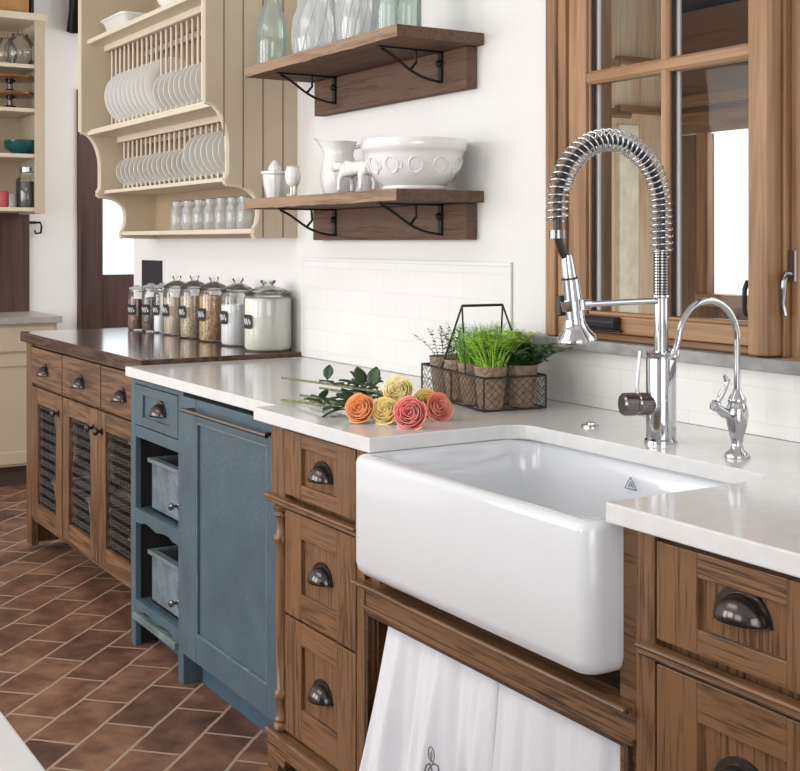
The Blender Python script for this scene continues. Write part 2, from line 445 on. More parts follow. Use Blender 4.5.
# ------------------------------------------------------------------ window 1 (casement with muntins)
YW = YB-.012
w1 = bpy.data.objects.new('window_1', None); col.objects.link(w1); w1['kind'] = 'structure'
w1.location = (-2.18, YB, 1.09); w1['_w'] = 1
c = MB()
q0, q1, q2, q3 = PX(545, YW-.012), PX(555, YW-.012), PX(565.5, YW-.004), PX(574.5, YW+.004)
c.box(-2.556, q0, YB+.001, YB+.12, 1.089, 2.22, 1); c.box(q0, q1-.002, YW-.012, YB+.12, 1.089, 2.26, 1); c.box(q1, q2-.002, YW-.004, YB+.12, 1.089, 2.20, 1)
c.box(q2, q3-.002, YW+.004, YB+.12, 1.089, 2.16, 1)
c.box(-2.513, -1.80, YW-.004, YB+.12, 2.15, 2.26, 0); c.box(q3, -1.80, YW+.012, YB+.12, 1.089, 1.106, 0)
c.build('window_casing', [WIN[0], WIN[2]], w1, bevel=.004)
c = MB(); ys, ye = YW, YW+.05
c.box(q3, -2.378, ys, ye, 1.108, 2.149, 1); c.box(-1.830, -1.776, ys-.02, ye, 1.092, 2.149, 1)
c.box(-2.378, -1.830, ys, ye, 1.108, 1.150, 0); c.box(-2.378, -1.830, ys, ye, 2.08, 2.149, 0)
c.box(-2.378, -1.830, ys+.008, ye, 1.150, 1.158, 0); c.box(-2.378, -2.371, ys+.008, ye, 1.15, 2.08, 1); c.box(-1.836, -1.830, ys+.008, ye, 1.15, 2.08, 1)
c.build('sash', [WIN[0], WIN[2]], w1, bevel=.003)
c = MB(); c.prism([(-2.118, ys+.008), (-2.112, ys+.002), (-2.098, ys+.002), (-2.092, ys+.008), (-2.092, ys+.034), (-2.118, ys+.034)], 2, 1.155, 2.085)
c.build('muntin', WIN[2], w1)
c = MB(); c.prism([(ys+.006, 1.723), (ys, 1.730), (ys, 1.748), (ys+.006, 1.755), (ys+.036, 1.755), (ys+.036, 1.723)], 0, -2.375, -1.834)
c.build('muntin', WIN[0], w1)
for (a, b) in ((-2.371, -2.118), (-2.092, -1.836)):
    for (z0, z1) in ((1.16, 1.723), (1.755, 2.08)):
        g = MB().box(a, b, ys+.022, ys+.026, z0, z1).build('pane', PANE, w1)
        k = MB()
        k.box(a, a+.006, ys+.015, ys+.021, z0, z1); k.build('black_gasket', RUBBER, g)
        k = MB(); k.box(a+.004, a+.014, ys+.027, ys+.033, z0, z1); k.build('glazing_spacer', plain('spacer', (.8, .82, .85), .35, .0), g)
# crank operator
h = MB()
h.prism([(YW-.026, 1.121), (YW-.002, 1.116), (YW-.002, 1.150), (YW-.020, 1.148), (YW-.028, 1.138)], 0, -2.368, -2.245)
h.box(-2.372, -2.238, YW-.014, YW-.001, 1.112, 1.119)
h.build('crank_handle', RUBBER, w1, bevel=.004, seg=3)
# mullion right of the sash
c = MB(); c.box(-1.774, -1.765, YW+.02, YB+.16, 1.089, 2.26); c.box(-1.763, -1.745, YW+.035, YB+.16, 1.089, 2.26)
c.build('mullion', WIN[2], w1, bevel=.003)
def lever(parent, x, y, z, L=.085, col_=CHROMED):
    k = MB(); k.box(x-.008, x+.008, y-.006, y, z-.014, z+.05)
    k.tube([(x, y-.004, z), (x, y-.022, z+.002), (x-.001, y-.028, z-.012), (x-.004, y-.026, z-.035), (x-.006, y-.024, z-.06), (x-.002, y-.022, z-L)], [.006, .006, .0055, .005, .0045, .004], 8)
    return k.build('casement_latch', col_, parent, smooth=True)
lever(w1, -1.755, YW+.034, 1.262)
lever(w1, -1.846, YW+.018, 1.242, .07, IRON)

# window 2: casement swung outwards, at the right edge of the view
w2 = bpy.data.objects.new('window_2', None); col.objects.link(w2); w2['kind'] = 'structure'; w2.location = (-1.3, YB, 1.09); w2['_w'] = 1
c = MB(); c.box(-1.745, -.80, YB-.03, YB+.60, 1.062, 1.092, 0); c.box(-1.743, -.80, YB-.012, YB+.16, 2.15, 2.26, 0); c.box(-.90, -.80, YB-.012, YB+.16, 1.092, 2.15, 1)
c.build('window_frame', [WIN[0], WIN[2]], w2, bevel=.003)
ang = math.radians(124)
st = MB()
st.box(0, .045, -.03, .0, 0, 1.05, 1); st.box(.50, .56, -.03, 0, 0, 1.05, 1); st.box(.045, .50, -.03, 0, 0, .07, 0); st.box(.045, .50, -.03, 0, .98, 1.05, 0)
st.box(.045, .50, -.02, -.01, .07, .98, 1)
st.xform(Matrix.Translation((-1.79, YB+.17, 1.094)) @ Matrix.Rotation(ang, 4, 'Z'))
st.build('open_sash', [WIN[0], WIN[2]], w2, bevel=.003)

# ------------------------------------------------------------------ porch seen through the window
pw = bpy.data.objects.new('timber_porch', None); col.objects.link(pw); pw.location = (-4.5, 5.0, 0); pw['_w'] = 1
tag(pw, 'timber porch wall with a bright opening, seen through the kitchen window', 'porch')
c = MB()
c.box(-5.2, -4.88, 5.0, 5.04, 0, 1.93); c.box(-5.2, -2.0, 5.0, 5.12, 2.05, 2.62, 1); c.box(-4.88, -3.9, 5.0, 5.04, 0, 1.02); c.box(-3.9, -2.0, 5.0, 5.12, 0, 2.05)
c.build('plank_wall', [PORCH[2], PORCH[0]], pw)
c = MB(); c.box(-5.2, -2.0, 4.97, 5.0, 1.93, 2.05, 0); c.box(-5.2, -2.0, 4.94, 5.0, 2.08, 2.14, 0); c.box(-4.94, -4.855, 4.96, 4.995, 1.0, 1.93, 1); c.box(-3.98, -3.90, 4.95, 5.1, 1.0, 1.93, 1); c.box(-4.94, -3.9, 4.95, 5.1, .98, 1.045, 0)
c.build('opening_frame', [WIN[0], WIN[2]], pw, bevel=.005)
c = MB(); c.box(-5.42, -5.2, 3.3, 5.12, 0, 2.9)
c.build('side_wall', PALE[2], pw)
c = MB(); c.box(-5.62, -5.17, 4.55, 4.70, 2.02, 2.07); c.box(-5.60, -5.17, 4.52, 4.62, 2.30, 2.34); c.box(-5.2, -5.15, 4.60, 5.0, 2.05, 2.09); c.box(-5.2, -5.15, 4.60, 5.0, 2.32, 2.36)
c.build('trim_board', WIN[1], pw, bevel=.004)
c = MB(); c.box(-5.2, -5.16, 4.60, 4.74, 0, 1.98)
c.build('pale_board', plain('light_board', (.92, .80, .60), .7, var=.15, scale=12), pw, bevel=.004)
c = MB(); c.box(-5.6, -2.0, 3.9, 5.3, 2.95, 3.05); c.box(-5.2, -2.0, 5.06, 5.16, 2.62, 2.96)
for i in range(4): c.box(-5.4+i*.8, -5.3+i*.8, 3.6, 5.2, 2.80, 2.95)
c.build('roof_deck', MULCH, pw)

# ------------------------------------------------------------------ hardware
def cup_pull(parent, x, y, z, w=.095, h=.040, d=.030, mat=BRONZE):
    """bin pull on a face looking towards -Y, centred at x, lower edge at z"""
    a = w/2*.84
    k = MB()
    k.grid(lambda u, v: (x+a*math.cos(PI*u), y-.003-d*math.sin(PI*u)*math.sin(v*PI/2), z+h*.9*math.sin(PI*u)*math.cos(v*PI/2)), 16, 8)
    o = k.build('cup_pull', mat, parent, smooth=True, solid=.0025, ang=80)
    pl = [(x+w/2*math.cos(PI*i/16), z+h*1.12*math.sin(PI*i/16)) for i in range(17)]
    inn = [(x+w/2*.80*math.cos(PI*i/16), z+h*.85*math.sin(PI*i/16)) for i in range(17)][::-1]
    f = MB(); f.prism(pl+inn, 1, y-.004, y+.001)
    # one mesh: rim joined to the cup
    rim = f
    me = o.data
    bm = bmesh.new(); bm.from_mesh(me)
    offv = root_of(parent).location if root_of(parent).get('_w') else Vector((0, 0, 0))
    vv = [bm.verts.new(tuple(p-offv)) for p in rim.v]
    for fc in rim.f:
        nf = bm.faces.new([vv[i] for i in fc])
    bmesh.ops.recalc_face_normals(bm, faces=bm.faces)
    bm.to_mesh(me); bm.free()
    return o
def knob(parent, x, y, z, r=.015, mat=BRONZE):
    return MB().lathe([(0, 0), (r*.9, 0), (r*.9, .003), (r*.45, .006), (r*.4, .014), (r*.9, .020), (r, .026), (r*.7, .032), (0, .034)], (x, y, z), 16, axis=(0, -1, 0)).build('knob', mat, parent, smooth=True)

def shaker(name, parent, x0, x1, z0, z1, y, sw, rw, mats, pmat=None, t=.02, rec=.010, bev=.0015, panel=True, rb=None, swr=None):
    """frame front: stiles (vertical grain) + rails (horizontal grain); mats=[x,z] woods; recessed panel as sub-part"""
    rb = rw if rb is None else rb; swr = sw if swr is None else swr
    k = MB()
    k.box(x0, x0+sw, y, y+t, z0, z1, 1); k.box(x1-swr, x1, y, y+t, z0, z1, 1)
    k.box(x0+sw, x1-swr, y+.0006, y+t, z1-rw, z1, 0); k.box(x0+sw, x1-swr, y+.0006, y+t, z0, z0+rb, 0)
    o = k.build(name, mats, parent, bevel=bev)
    if panel:
        MB().box(x0+sw-.002, x1-swr+.002, y+rec, y+t-.002, z0+rb-.002, z1-rw+.002).build('recessed_panel', pmat or mats[1], o)
    return o
OX = [OAK[0], OAK[2]]
YF = 1.325  # oak face plane

# ------------------------------------------------------------------ oak drawer cabinet left of the sink
t = thing('drawer_cabinet', 'brown oak cabinet with three drawers and bronze cup pulls between blue panel and sink', 'cabinet', (-2.55, 1.65, 0))
b = MB(); b.box(-2.762, -2.686, YF, 1.40, .700, .884, 1); b.box(-2.712, -2.686, YF+.024, 1.40, .14, .700, 1); b.box(-2.762, -2.744, 1.40, 2.0, .14, .884, 1); b.box(-2.334, -2.300, YF, 1.40, .0, .884, 1)
b.box(-2.69, -2.334, YF+.022, 1.38, .10, .884, 1); b.box(-2.318, -2.300, 1.40, 2.0, .0, .884, 1)
b.build('carcass', OX, t, bevel=.0015)
for (z0, z1, sb) in ((.722, .876, .035), (.436, .684, .062), (.150, .430, .075)):
    d = shaker('drawer', t, -2.684, -2.338, z0, z1, YF-.001, .085 if 1 else 0, .034 if z0 > .7 else .055, OX, t=.02, rb=.034 if z0 > .7 else sb)
    zc = (z0+z1)/2
    cup_pull(d, -2.505, YF+.009, zc-.018 if z0 > .7 else zc-.012)
m_ = MB()
m_.box(-2.770, -2.318, YF-.014, YF+.004, .698, .712, 0)
m_.tube([(-2.770, YF-.014, .7075), (-2.318, YF-.014, .7075)], .0045, 8); m_.tube([(-2.766, YF-.008, .6955), (-2.318, YF-.008, .6955)], .0045, 8)
m_.build('moulding', OAK[0], t, bevel=.001)
c = MB()
prof = [(.010, .148), (.021, .150), (.021, .160), (.014, .165), (.019, .172), (.014, .180), (.0135, .22), (.020, .225), (.021, .232), (.020, .239), (.014, .245),
        (.0155, .36), (.0165, .46), (.0155, .56), (.014, .595), (.020, .602), (.021, .609), (.020, .616), (.014, .622), (.0135, .66), (.020, .668), (.014, .676), (.021, .682), (.021, .690), (.01, .692)]
c.lathe(prof, (-2.702, YF+.001, 0), 20)
c.build('turned_column', OAK[2], t, smooth=True, ang=60)
m_ = MB(); m_.box(-2.752, -2.318, YF-.024, YF+.03, .128, .142); m_.box(-2.748, -2.318, YF-.018, YF+.03, .114, .129)
m_.build('base_moulding', OAK[0], t, bevel=.004)
pl = [(-2.745, 0), (-2.690, 0), (-2.690, .055), (-2.683, .068), (-2.670, .070), (-2.660, .066), (-2.652, .078), (-2.648, .092), (-2.336, .092), (-2.336, 0), (-2.300, 0), (-2.300, .114), (-2.745, .114)]
b = MB(); b.prism(pl, 1, YF-.018, YF+.006); b.box(-2.745, -2.727, YF+.006, 1.55, 0, .114)
b.build('bracket_foot', OAK[0], t, bevel=.001)
MB().box(-2.727, -2.30, 1.45, 1.46, 0, .12).build('toe_board', DARK, t)

# ------------------------------------------------------------------ sink cabinet
t = thing('sink_cabinet', 'brown oak under-sink cabinet with carved rail above white towels', 'cabinet', (-1.87, 1.65, 0))
MB().box(-1.500, -1.450, YF+.012, YF+.05, .0, .886, 0).build('stile', OX, t, bevel=.0015)
MB().box(-2.298, -2.256, YF+.012, 1.36, .60, .886, 1).build('stile', OX, t, bevel=.0015)
MB().box(-2.298, -2.286, 1.35, 2.0, 0, .60, 1).build('side_panel', OX, t, bevel=.0015)
MB().box(-1.466, -1.450, 1.38, 2.0, .0, .60, 1).build('side_panel', OX, t, bevel=.0015)
b = MB(); b.box(-2.298, -1.452, YF+.002, YF+.03, .548, .594, 0)
b.box(-2.298, -1.452, YF+.03, 1.45, .575, .595, 0); b.box(-2.298, -1.505, 1.45, 1.465, .52, .632, 0)
b.build('rail', OX, t, bevel=.001)
m_ = MB(); m_.box(-2.318, -1.450, YF-.020, YF+.03, .594, .603); m_.tube([(-2.318, YF-.020, .5985), (-1.450, YF-.020, .5985)], .0055, 8)
m_.box(-2.300, -1.450, YF-.008, YF+.02, .584, .594)
m_.box(-2.298, -1.452, YF-.006, YF+.006, .540, .550)
m_.build('rail_moulding', OAK[0], t, bevel=.001)
m_ = MB(); m_.box(-2.299, -1.470, YF+.002, YF+.012, .528, .540); m_.box(-2.299, -2.290, YF+.002, YF+.012, 0, .528); m_.box(-1.480, -1.470, YF+.002, YF+.012, 0, .528)
m_.build('inner_bead', wood('oak_dark_bead', (.02, .01, .006), (.06, .03, .016), (.10, .05, .027), 0), t, bevel=.001)
b = MB(); b.box(-2.28, -1.466, 1.98, 2.0, 0, .60); b.box(-2.28, -1.466, 1.40, 1.98, .03, .05)
b.build('back_panel', DARK, t)

# towels / curtain panels hanging under the rail
def cloth(name, x0, x1, x0b, zt, zb, y, seedv, label, amp=.012, fwd=.1):
    rnd = random.Random(seedv)
    ph = [rnd.uniform(0, 6.28) for _ in range(9)]
    def fn(u, v):
        z = zt+(zb-zt)*v
        xa = x0+(x0b-x0)*v; x = xa+(x1-xa)*u
        s_ = x*1.0
        g = .35+.65*min(1, v*2.2)
        yy = y+amp*g*(math.sin(s_*38+ph[0]+.6*math.sin(v*3+ph[3]))+.55*math.sin(s_*83+ph[1]+v*1.5)+.22*math.sin(s_*171+ph[2]-v*2))-fwd*v*(1-.5*u)
        xx = x+.004*math.sin(z*14+ph[4])*v
        return (xx, yy, z)
    k = MB().grid(fn, 150, 40)
    o = k.build(name, LINEN, None, off=((x0+x1)/2, y, zb), smooth=True, solid=.0018, ang=180)
    tag(o, label, 'towel', 'white linen panels under the sink')
    return o
c1 = cloth('linen_towel', -2.240, -1.83, -2.262, .545, .03, YF+.036, 3, 'white linen panel under the sink, left one with grey embroidered monogram', .016)
c2 = cloth('linen_towel', -1.845, -1.492, -1.855, .545, .03, YF+.026, 9, 'white linen panel under the sink, plain right one beside the oak stile', .010, .05)
# monogram (embroidered)
k = MB()
mx_, mz = PX(433, YF-.03), .318
def mono(pts, r=.0011): k.tube([(mx_+a*.030, YF-.034, mz+b_*.028) for a, b_ in pts], r, 6)
lp = [(.35*math.cos(a), 1.0+.5*math.sin(a)) for a in [i*PI/8 for i in range(17)]]
mono(lp); mono([(-.1, .55), (.1, .9), (.0, 1.2), (-.15, 1.0), (0, .6), (.3, .4)])
mono([(-.9, -.8), (-.6, .0), (-.2, .3), (.1, -.1), (-.1, -.6), (-.5, -.5), (-.2, 0), (.3, .5), (.8, .5), (.9, .1), (.6, -.2), (.7, -.8)], .0017)
mono([(.3, -.9), (.6, -.4), (.9, -.9)], .0017)
mg = k.build('monogram', GREYTH, c1, off=c1.location)

# ------------------------------------------------------------------ oak cabinet right of the sink
t = thing('drawer_cabinet', 'brown oak drawer cabinet right of the sink, at the right picture edge', 'cabinet', (-1.0, 1.65, 0))
b = MB(); b.box(-1.449, -1.408, YF, 1.40, 0, .886, 1); b.box(-1.449, -1.43, 1.40, 2.0, 0, .886, 1); b.box(-1.408, -.45, YF+.022, 1.38, .1, .886, 1); b.box(-1.06, -1.00, YF, 1.40, 0, .886, 1); b.box(-.52, -.45, YF, 2.0, 0, .886, 1)
b.box(-1.43, -.45, 1.42, 1.44, 0, .1, 1)
b.build('carcass', OX, t, bevel=.0015)
for xa, xb in ((-1.402, -1.066), (-.994, -.526)):
    for (z0, z1) in ((.722, .872), (.436, .684), (.150, .430)):
        d = shaker('drawer', t, xa, xb, z0, z1, YF-.001, .084, .037 if z0 > .7 else .062, OX, t=.02)
        zc = (z0+z1)/2
        cup_pull(d, (xa+xb)/2-.002, YF+.009, zc-.004 if z0 > .7 else zc-.012, w=.105, h=.042, d=.032)
m_ = MB()
m_.box(-1.432, -.45, YF-.014, YF+.004, .698, .712, 0)
m_.tube([(-1.432, YF-.014, .7075), (-.45, YF-.014, .7075)], .0045, 8); m_.tube([(-1.432, YF-.008, .6955), (-.45, YF-.008, .6955)], .0045, 8)
m_.build('moulding', OAK[0], t, bevel=.001)

# ------------------------------------------------------------------ blue dishwasher panel
t = thing('dishwasher', 'blue panelled dishwasher front with a slim bar handle next to the oak drawers', 'dishwasher', (-3.17, 1.65, 0))
BX = [BLUE, BLUE]
o = shaker('door', t, -3.472, -2.812, .105, .872, 1.370, .112, .068, BX, t=.03, rec=.010, bev=.003, rb=.085, swr=.074)
b = MB(); b.box(-3.36, -3.355, 1.371, 1.378, .19, .804); b.box(-2.891, -2.886, 1.371, 1.380, .19, .804); b.box(-3.36, -2.886, 1.371, 1.380, .186, .192); b.box(-3.36, -2.886, 1.371, 1.380, .800, .806)
b.build('panel_bead', BLUEW, o, bevel=.001)
b = MB(); b.tube([(-3.39, 1.338, .842), (-2.815, 1.338, .842)], .0065, 10)
for x in (-3.37, -2.835): b.tube([(x, 1.338, .842), (x, 1.371, .842)], .0055, 8)
b.build('bar_handle', CHROMED, t, smooth=True)
b = MB(); b.box(-3.478, -2.783, 1.44, 1.455, 0, .12); b.build('toe_board', plain('blue_toe', (.05, .105, .15), .4, var=.1), t)
b = MB(); b.box(-3.478, -2.785, 1.402, 1.98, .12, .872); b.build('body', DARK, t)

# ------------------------------------------------------------------ blue open cabinet with crates
t = thing('niche_cabinet', 'blue painted narrow cabinet with one drawer above two open crate shelves', 'cabinet', (-3.72, 1.65, 0))
Yb = 1.385
b = MB(); b.box(-3.958, -3.915, Yb, Yb+.02, 0, .878); b.box(-3.536, -3.494, Yb, Yb+.02, 0, .878)
b.box(-3.958, -3.940, Yb+.02, 1.98, 0, .878); b.box(-3.512, -3.494, Yb+.02, 1.98, 0, .878)
b.box(-3.915, -3.536, Yb, Yb+.02, .69, .728); b.box(-3.915, -3.536, Yb, Yb+.02, .864, .878)
b.build('carcass', BLUE, t, bevel=.002)
for z0, z1, zz in ((.408, .455, .43), (.118, .155, .14)):
    b = MB(); n = 14
    top = [(-3.915+.379*i/n, z1) for i in range(n+1)]
    bot = [(-3.536-.379*i/n, z0+.010*abs(math.sin(2*PI*i/n))*(1 if 2 < i < 12 else .3)) for i in range(n+1)]
    b.prism(top+bot, 1, Yb, Yb+.02); b.box(-3.94, -3.512, Yb+.02, 1.96, z1-.02, z1-.004)
    b.build('shelf', BLUE, t, bevel=.0015)
b = MB(); b.box(-3.915, -3.536, Yb-.012, Yb+.012, .092, .116); b.build('lower_lip', BLUEW, t, bevel=.003)
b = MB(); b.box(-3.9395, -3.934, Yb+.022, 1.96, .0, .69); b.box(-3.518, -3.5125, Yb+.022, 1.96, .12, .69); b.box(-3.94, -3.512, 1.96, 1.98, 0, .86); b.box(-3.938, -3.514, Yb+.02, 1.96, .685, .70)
b.build('back_panel', DARK, t)  # near-black linings put the inside shade into the colour; the sides are blue paint
b = MB(); b.box(-3.94, -3.494, 1.47, 1.485, 0, .10); b.build('toe_board', bpy.data.materials['blue_toe'], t)
d = shaker('drawer', t, -3.912, -3.539, .731, .862, Yb-.001, .065, .030, BX, t=.02, rec=.008, bev=.002)
cup_pull(d, -3.70, Yb+.007, .782, w=.095, h=.042, d=.034)
for z, lab in ((.455, 'grey-blue wooden crate on the upper shelf of the blue cabinet'), (.155, 'grey-blue wooden crate on the lower shelf of the blue cabinet')):
    cr = thing('wooden_crate', lab, 'crate', (-3.70, 1.60, z), group='crates in the blue cabinet')
    b = MB(); x0, x1, y0, y1, h = -3.865, -3.548, Yb+.035, 1.90, .155
    b.box(x0, x1, y0, y0+.014, z, z+h); b.box(x0, x1, y1-.014, y1, z, z+h); b.box(x0, x0+.012, y0, y1, z, z+h); b.box(x1-.012, x1, y0, y1, z, z+h); b.box(x0, x1, y0, y1, z, z+.01)
    b.build('crate_body', GREYBLUE, cr, bevel=.002)
    b = MB(); b.box(x0-.008, x1+.004, y0-.010, y0+.016, z+h, z+h+.014); b.box(x0-.008, x0+.012, y0+.016, y1, z+h, z+h+.014)
    b.build('rim', BLUEW, cr, bevel=.002)
    knob(cr, -3.62, y0, z+.055, .012, CHROMED)

# ------------------------------------------------------------------ white worktop
poly = [(-3.936, YB), (-3.936, 1.357), (-2.806, 1.357), (-2.800, 1.294), (-2.227, 1.294)]
R = .055
poly += [(-2.227+R-R*math.cos(a), 1.690-R+R*math.sin(a)) for a in [i*PI/12 for i in range(7)]]
poly += [(-1.486-R+R*math.sin(a), 1.690-R+R*math.cos(a)) for a in [i*PI/12 for i in range(7)]]
poly += [(-1.486, 1.294), (-.43, 1.294), (-.43, YB)]
o = MB().prism(poly, 2, .888, .920).build('worktop', QUARTZ, None, off=(-2.2, 1.65, .888), bevel=.003)
tag(o, 'glossy white stone worktop running from the blue cabinet past the sink', 'worktop')

# ------------------------------------------------------------------ farmhouse sink
t = thing('farmhouse_sink', 'large white fireclay farmhouse sink with a deep apron front', 'sink', (-1.86, 1.5, .66))
x0, x1, y0, y1, zb, zt = -2.250, -1.491, 1.262, 1.742, .635, .8875
L = []
for ins, z in ((.040, zb), (.022, zb+.002), (.010, zb+.008), (.003, zb+.018), (0, zb+.032), (0, zt-.016), (.002, zt-.008), (.006, zt-.0025), (.013, zt), (.026, zt),
               (.032, zt-.003), (.036, zt-.010), (.040, .80), (.044, .72), (.052, .700), (.068, .690), (.10, .687)):
    r = max(.012, .032-ins*.3) if ins < .03 else .055
    L.append(rrect(x0+ins, x1-ins, y0+ins, y1-ins, r, z, 7))
MB().loft(L).build('basin', FIRECLAY, t, smooth=True, ang=60)
MB().lathe([(0, .6875), (.045, .6875), (.045, .690), (.036, .691), (.032, .688), (0, .688)], (-1.86, 1.56, 0), 24).build('drain', CHROME, t, smooth=True)
# small blue triangle mark on the back wall of the basin
k = MB(); bx, bz, by = PX(630, 1.695), .842, 1.6965
for a, b2 in (((-.017, -.010), (0, .014)), ((0, .014), (.017, -.010)), ((-.017, -.010), (.017, -.010)), ((-.007, -.007), (0, .005)), ((0, .005), (.007, -.007)), ((-.004, -.003), (.004, -.003))):
    k.tube([(bx+a[0], by, bz+a[1]), (bx+b2[0], by, bz+b2[1])], .0009, 6)
k.build('triangle_mark', plain('blue_ink', (.08, .14, .22), .5), t)

# ------------------------------------------------------------------ main pull-down faucet
fx, fy = -1.866, 1.775
t = thing('spring_faucet', 'tall chrome faucet with spring arch and pull-down spray behind the sink', 'faucet', (fx, fy, .92))
k = MB(); k.lathe([(.0, .920), (.034, .920), (.034, .926), (.0305, .930), (.0305, 1.090), (.029, 1.097), (.0305, 1.100), (.0305, 1.106), (.012, 1.108), (.0, 1.108)], (fx, fy, 0), 32)
k.build('body', CHROME, t, smooth=True)
k = MB(); k.lathe([(.0145, 1.107), (.0145, 1.215), (.018, 1.218), (.018, 1.222), (.0, 1.223)], (fx, fy, 0), 24); k.build('column', CHROME, t, smooth=True)
pr = [(.012, 1.222)]
for i in range(16): pr += [(.0165, 1.224+i*.0058), (.0165, 1.2275+i*.0058), (.0145, 1.2283+i*.0058)]
pr += [(.0, 1.318)]
k = MB(); k.lathe(pr, (fx, fy, 0), 20); k.build('ribbed_collar', CHROMED, t, smooth=True, ang=30)
# lever
ld = Vector((-.35, -1, 0)).normalized()
k = MB(); k.lathe([(.0, .020), (.0225, .020), (.0235, .050), (.0215, .052), (.0215, .056), (.0235, .058), (.0235, .082), (.020, .086), (0, .086)], (fx, fy, 1.0), 24, axis=ld)
lv = k.build('lever_hub', CHROMED, t, smooth=True)
p = Vector((fx, fy, 1.018))+ld*.052
k = MB(); k.tube([p, p+Vector((.0, .0, .02)), p+ld*-.006+Vector((0, 0, .09))], [.0045, .0042, .0038], 10); k.build('lever', CHROME, lv, smooth=True)
# arch path
RA = .135; zc = 1.398
path = [Vector((fx, fy, 1.30+.0)), Vector((fx, fy, 1.35))]
path += [Vector(p) for p in arc((fx, fy-RA, zc), RA, 0, PI, 28, 'yz')]
path += [Vector((fx, fy-2*RA, 1.37)), Vector((fx, fy-2*RA+.001, 1.34)), Vector((fx, fy-2*RA+.010, 1.315)), Vector((fx, fy-.248, 1.298))]
k = MB(); k.tube(path, .0085, 10); k.build('hose', plain('dark_hose', (.05, .05, .055), .3, .5), t, smooth=True)
# coil spring around the arch
def resample(pts, step):
    out = [pts[0]]; acc = 0
    for a, b2 in zip(pts, pts[1:]):
        L_ = (b2-a).length; d_ = step-acc
        while d_ <= L_: out.append(a.lerp(b2, d_/L_)); d_ += step
        acc = (acc+L_) % step
    return out
cp = [p for p in path if True][:-3]
rs = resample(cp, .0008)
coil = []; pitch = .0135
for i, p in enumerate(rs):
    a = rs[max(0, i-3)]; b2 = rs[min(len(rs)-1, i+3)]; tt = (b2-a).normalized()
    u = Vector((1, 0, 0)); wv = tt.cross(u)
    ph = 2*PI*i*.0008/pitch
    rr = .0215 if i > 12 else .0165
    coil.append(p+(u*math.cos(ph)+wv*math.sin(ph))*rr)
k = MB(); k.tube(coil, .0025, 6); k.build('spring', CHROME, t, smooth=True, ang=180)
k = MB(); k.lathe([(.009, -.008), (.017, -.008), (.017, .008), (.009, .008)], (fx, fy-2*RA, 1.345), 16); k.build('spring_collar', CHROMED, t, smooth=True)
# spray head
sx_, sy_ = fx, fy-.246
ax = Vector((.02, .13, -1)).normalized(); base = Vector((sx_, sy_-.001, 1.305))
def q(z): return z
k = MB(); k.lathe([(0, 0), (.010, 0), (.012, .010), (.0145, .045), (.0, .046)], base, 20, axis=ax); k.build('spray_neck', CHROME, t, smooth=True)
k = MB(); k.lathe([(0, .044), (.0165, .044), (.0165, .049), (0, .049)], base, 20, axis=ax); k.build('black_ring', RUBBER, t, smooth=True)
k = MB(); k.lathe([(0, .048), (.0175, .048), (.020, .120), (.0205, .134), (.027, .148), (.037, .160), (.040, .168), (.038, .173), (.032, .172), (.028, .168), (0, .168)], base, 28, axis=ax)
sh = k.build('spray_head', CHROME, t, smooth=True, ang=50)
k = MB(); pb = base+ax*.10+Vector((-.012, -.020, 0)); k.box(pb.x-.005, pb.x+.006, pb.y-.007, pb.y+.004, pb.z-.02, pb.z+.02); k.build('spray_button', RUBBER, sh, bevel=.002)
# holder arm
hz = 1.210; e = base+ax*.098
k = MB(); k.tube([(fx, fy, hz), (fx, fy-.12, hz-.001), (e.x, e.y+.030, e.z)], [.0065, .006, .0055], 12)
k.lathe([(.0255, -.010), (.0255, .010), (.0205, .010), (.0205, -.010), (.0255, -.010)], e, 24, axis=ax)
k.lathe([(0, -.009), (.011, -.009), (.011, .009), (0, .009)], Vector((e.x, e.y+.032, e.z)), 14, axis=(0, 1, 0))
k.build('holder_arm', CHROME, t, smooth=True)

# drinking water tap
gx, gy = -1.661, 1.775
t = thing('filter_tap', 'small chrome gooseneck tap with a curled lever right of the main faucet', 'faucet', (gx, gy, .92))
k = MB(); k.lathe([(0, .920), (.024, .920), (.025, .924), (.021, .930), (.013, .936), (.010, .948), (.013, .962), (.019, .982), (.0215, 1.000), (.020, 1.015), (.016, 1.024), (.018, 1.028), (.016, 1.034), (.010, 1.042), (.0075, 1.05), (0, 1.052)], (gx, gy, 0), 28)
k.build('tap_body', CHROME, t, smooth=True, ang=50)
k = MB(); pts = [(gx, gy, 1.045), (gx, gy, 1.10), (gx, gy, 1.14)]+arc((gx, gy-.076, 1.145), .076, 0, PI*.97, 20, 'yz')+[(gx, gy-.160, 1.128)]
k.tube(pts, .0062, 12); k.lathe([(0, 0), (.0075, 0), (.0095, -.010), (.0095, -.014), (0, -.014)], (gx, gy-.160, 1.132), 14, axis=(0, .25, 1))
k.build('gooseneck', CHROME, t, smooth=True)
v = Vector((-.3, -1, 0)).normalized(); o_ = Vector((gx, gy, 1.0))
k = MB(); k.tube([o_+v*.010, o_+v*.028+Vector((0, 0, .006)), o_+v*.044+Vector((0, 0, .018))], [.008, .010, .007], 12)
k.lathe([(0, -.009), (.009, -.007), (.011, 0), (.009, .007), (0, .009)], o_+v*.046+Vector((0, 0, .020)), 14, axis=v+Vector((0, 0, .3)))
q0 = o_+v*.040+Vector((0, 0, .026))
k.tube([q0, q0+Vector((.003, .004, .014)), q0+Vector((.004, .016, .028)), q0+Vector((.004, .020, .042)), q0+Vector((.004, .012, .050))], [.004, .0065, .0045, .006, .003], 10)
k.build('curled_lever', CHROME, t, smooth=True)

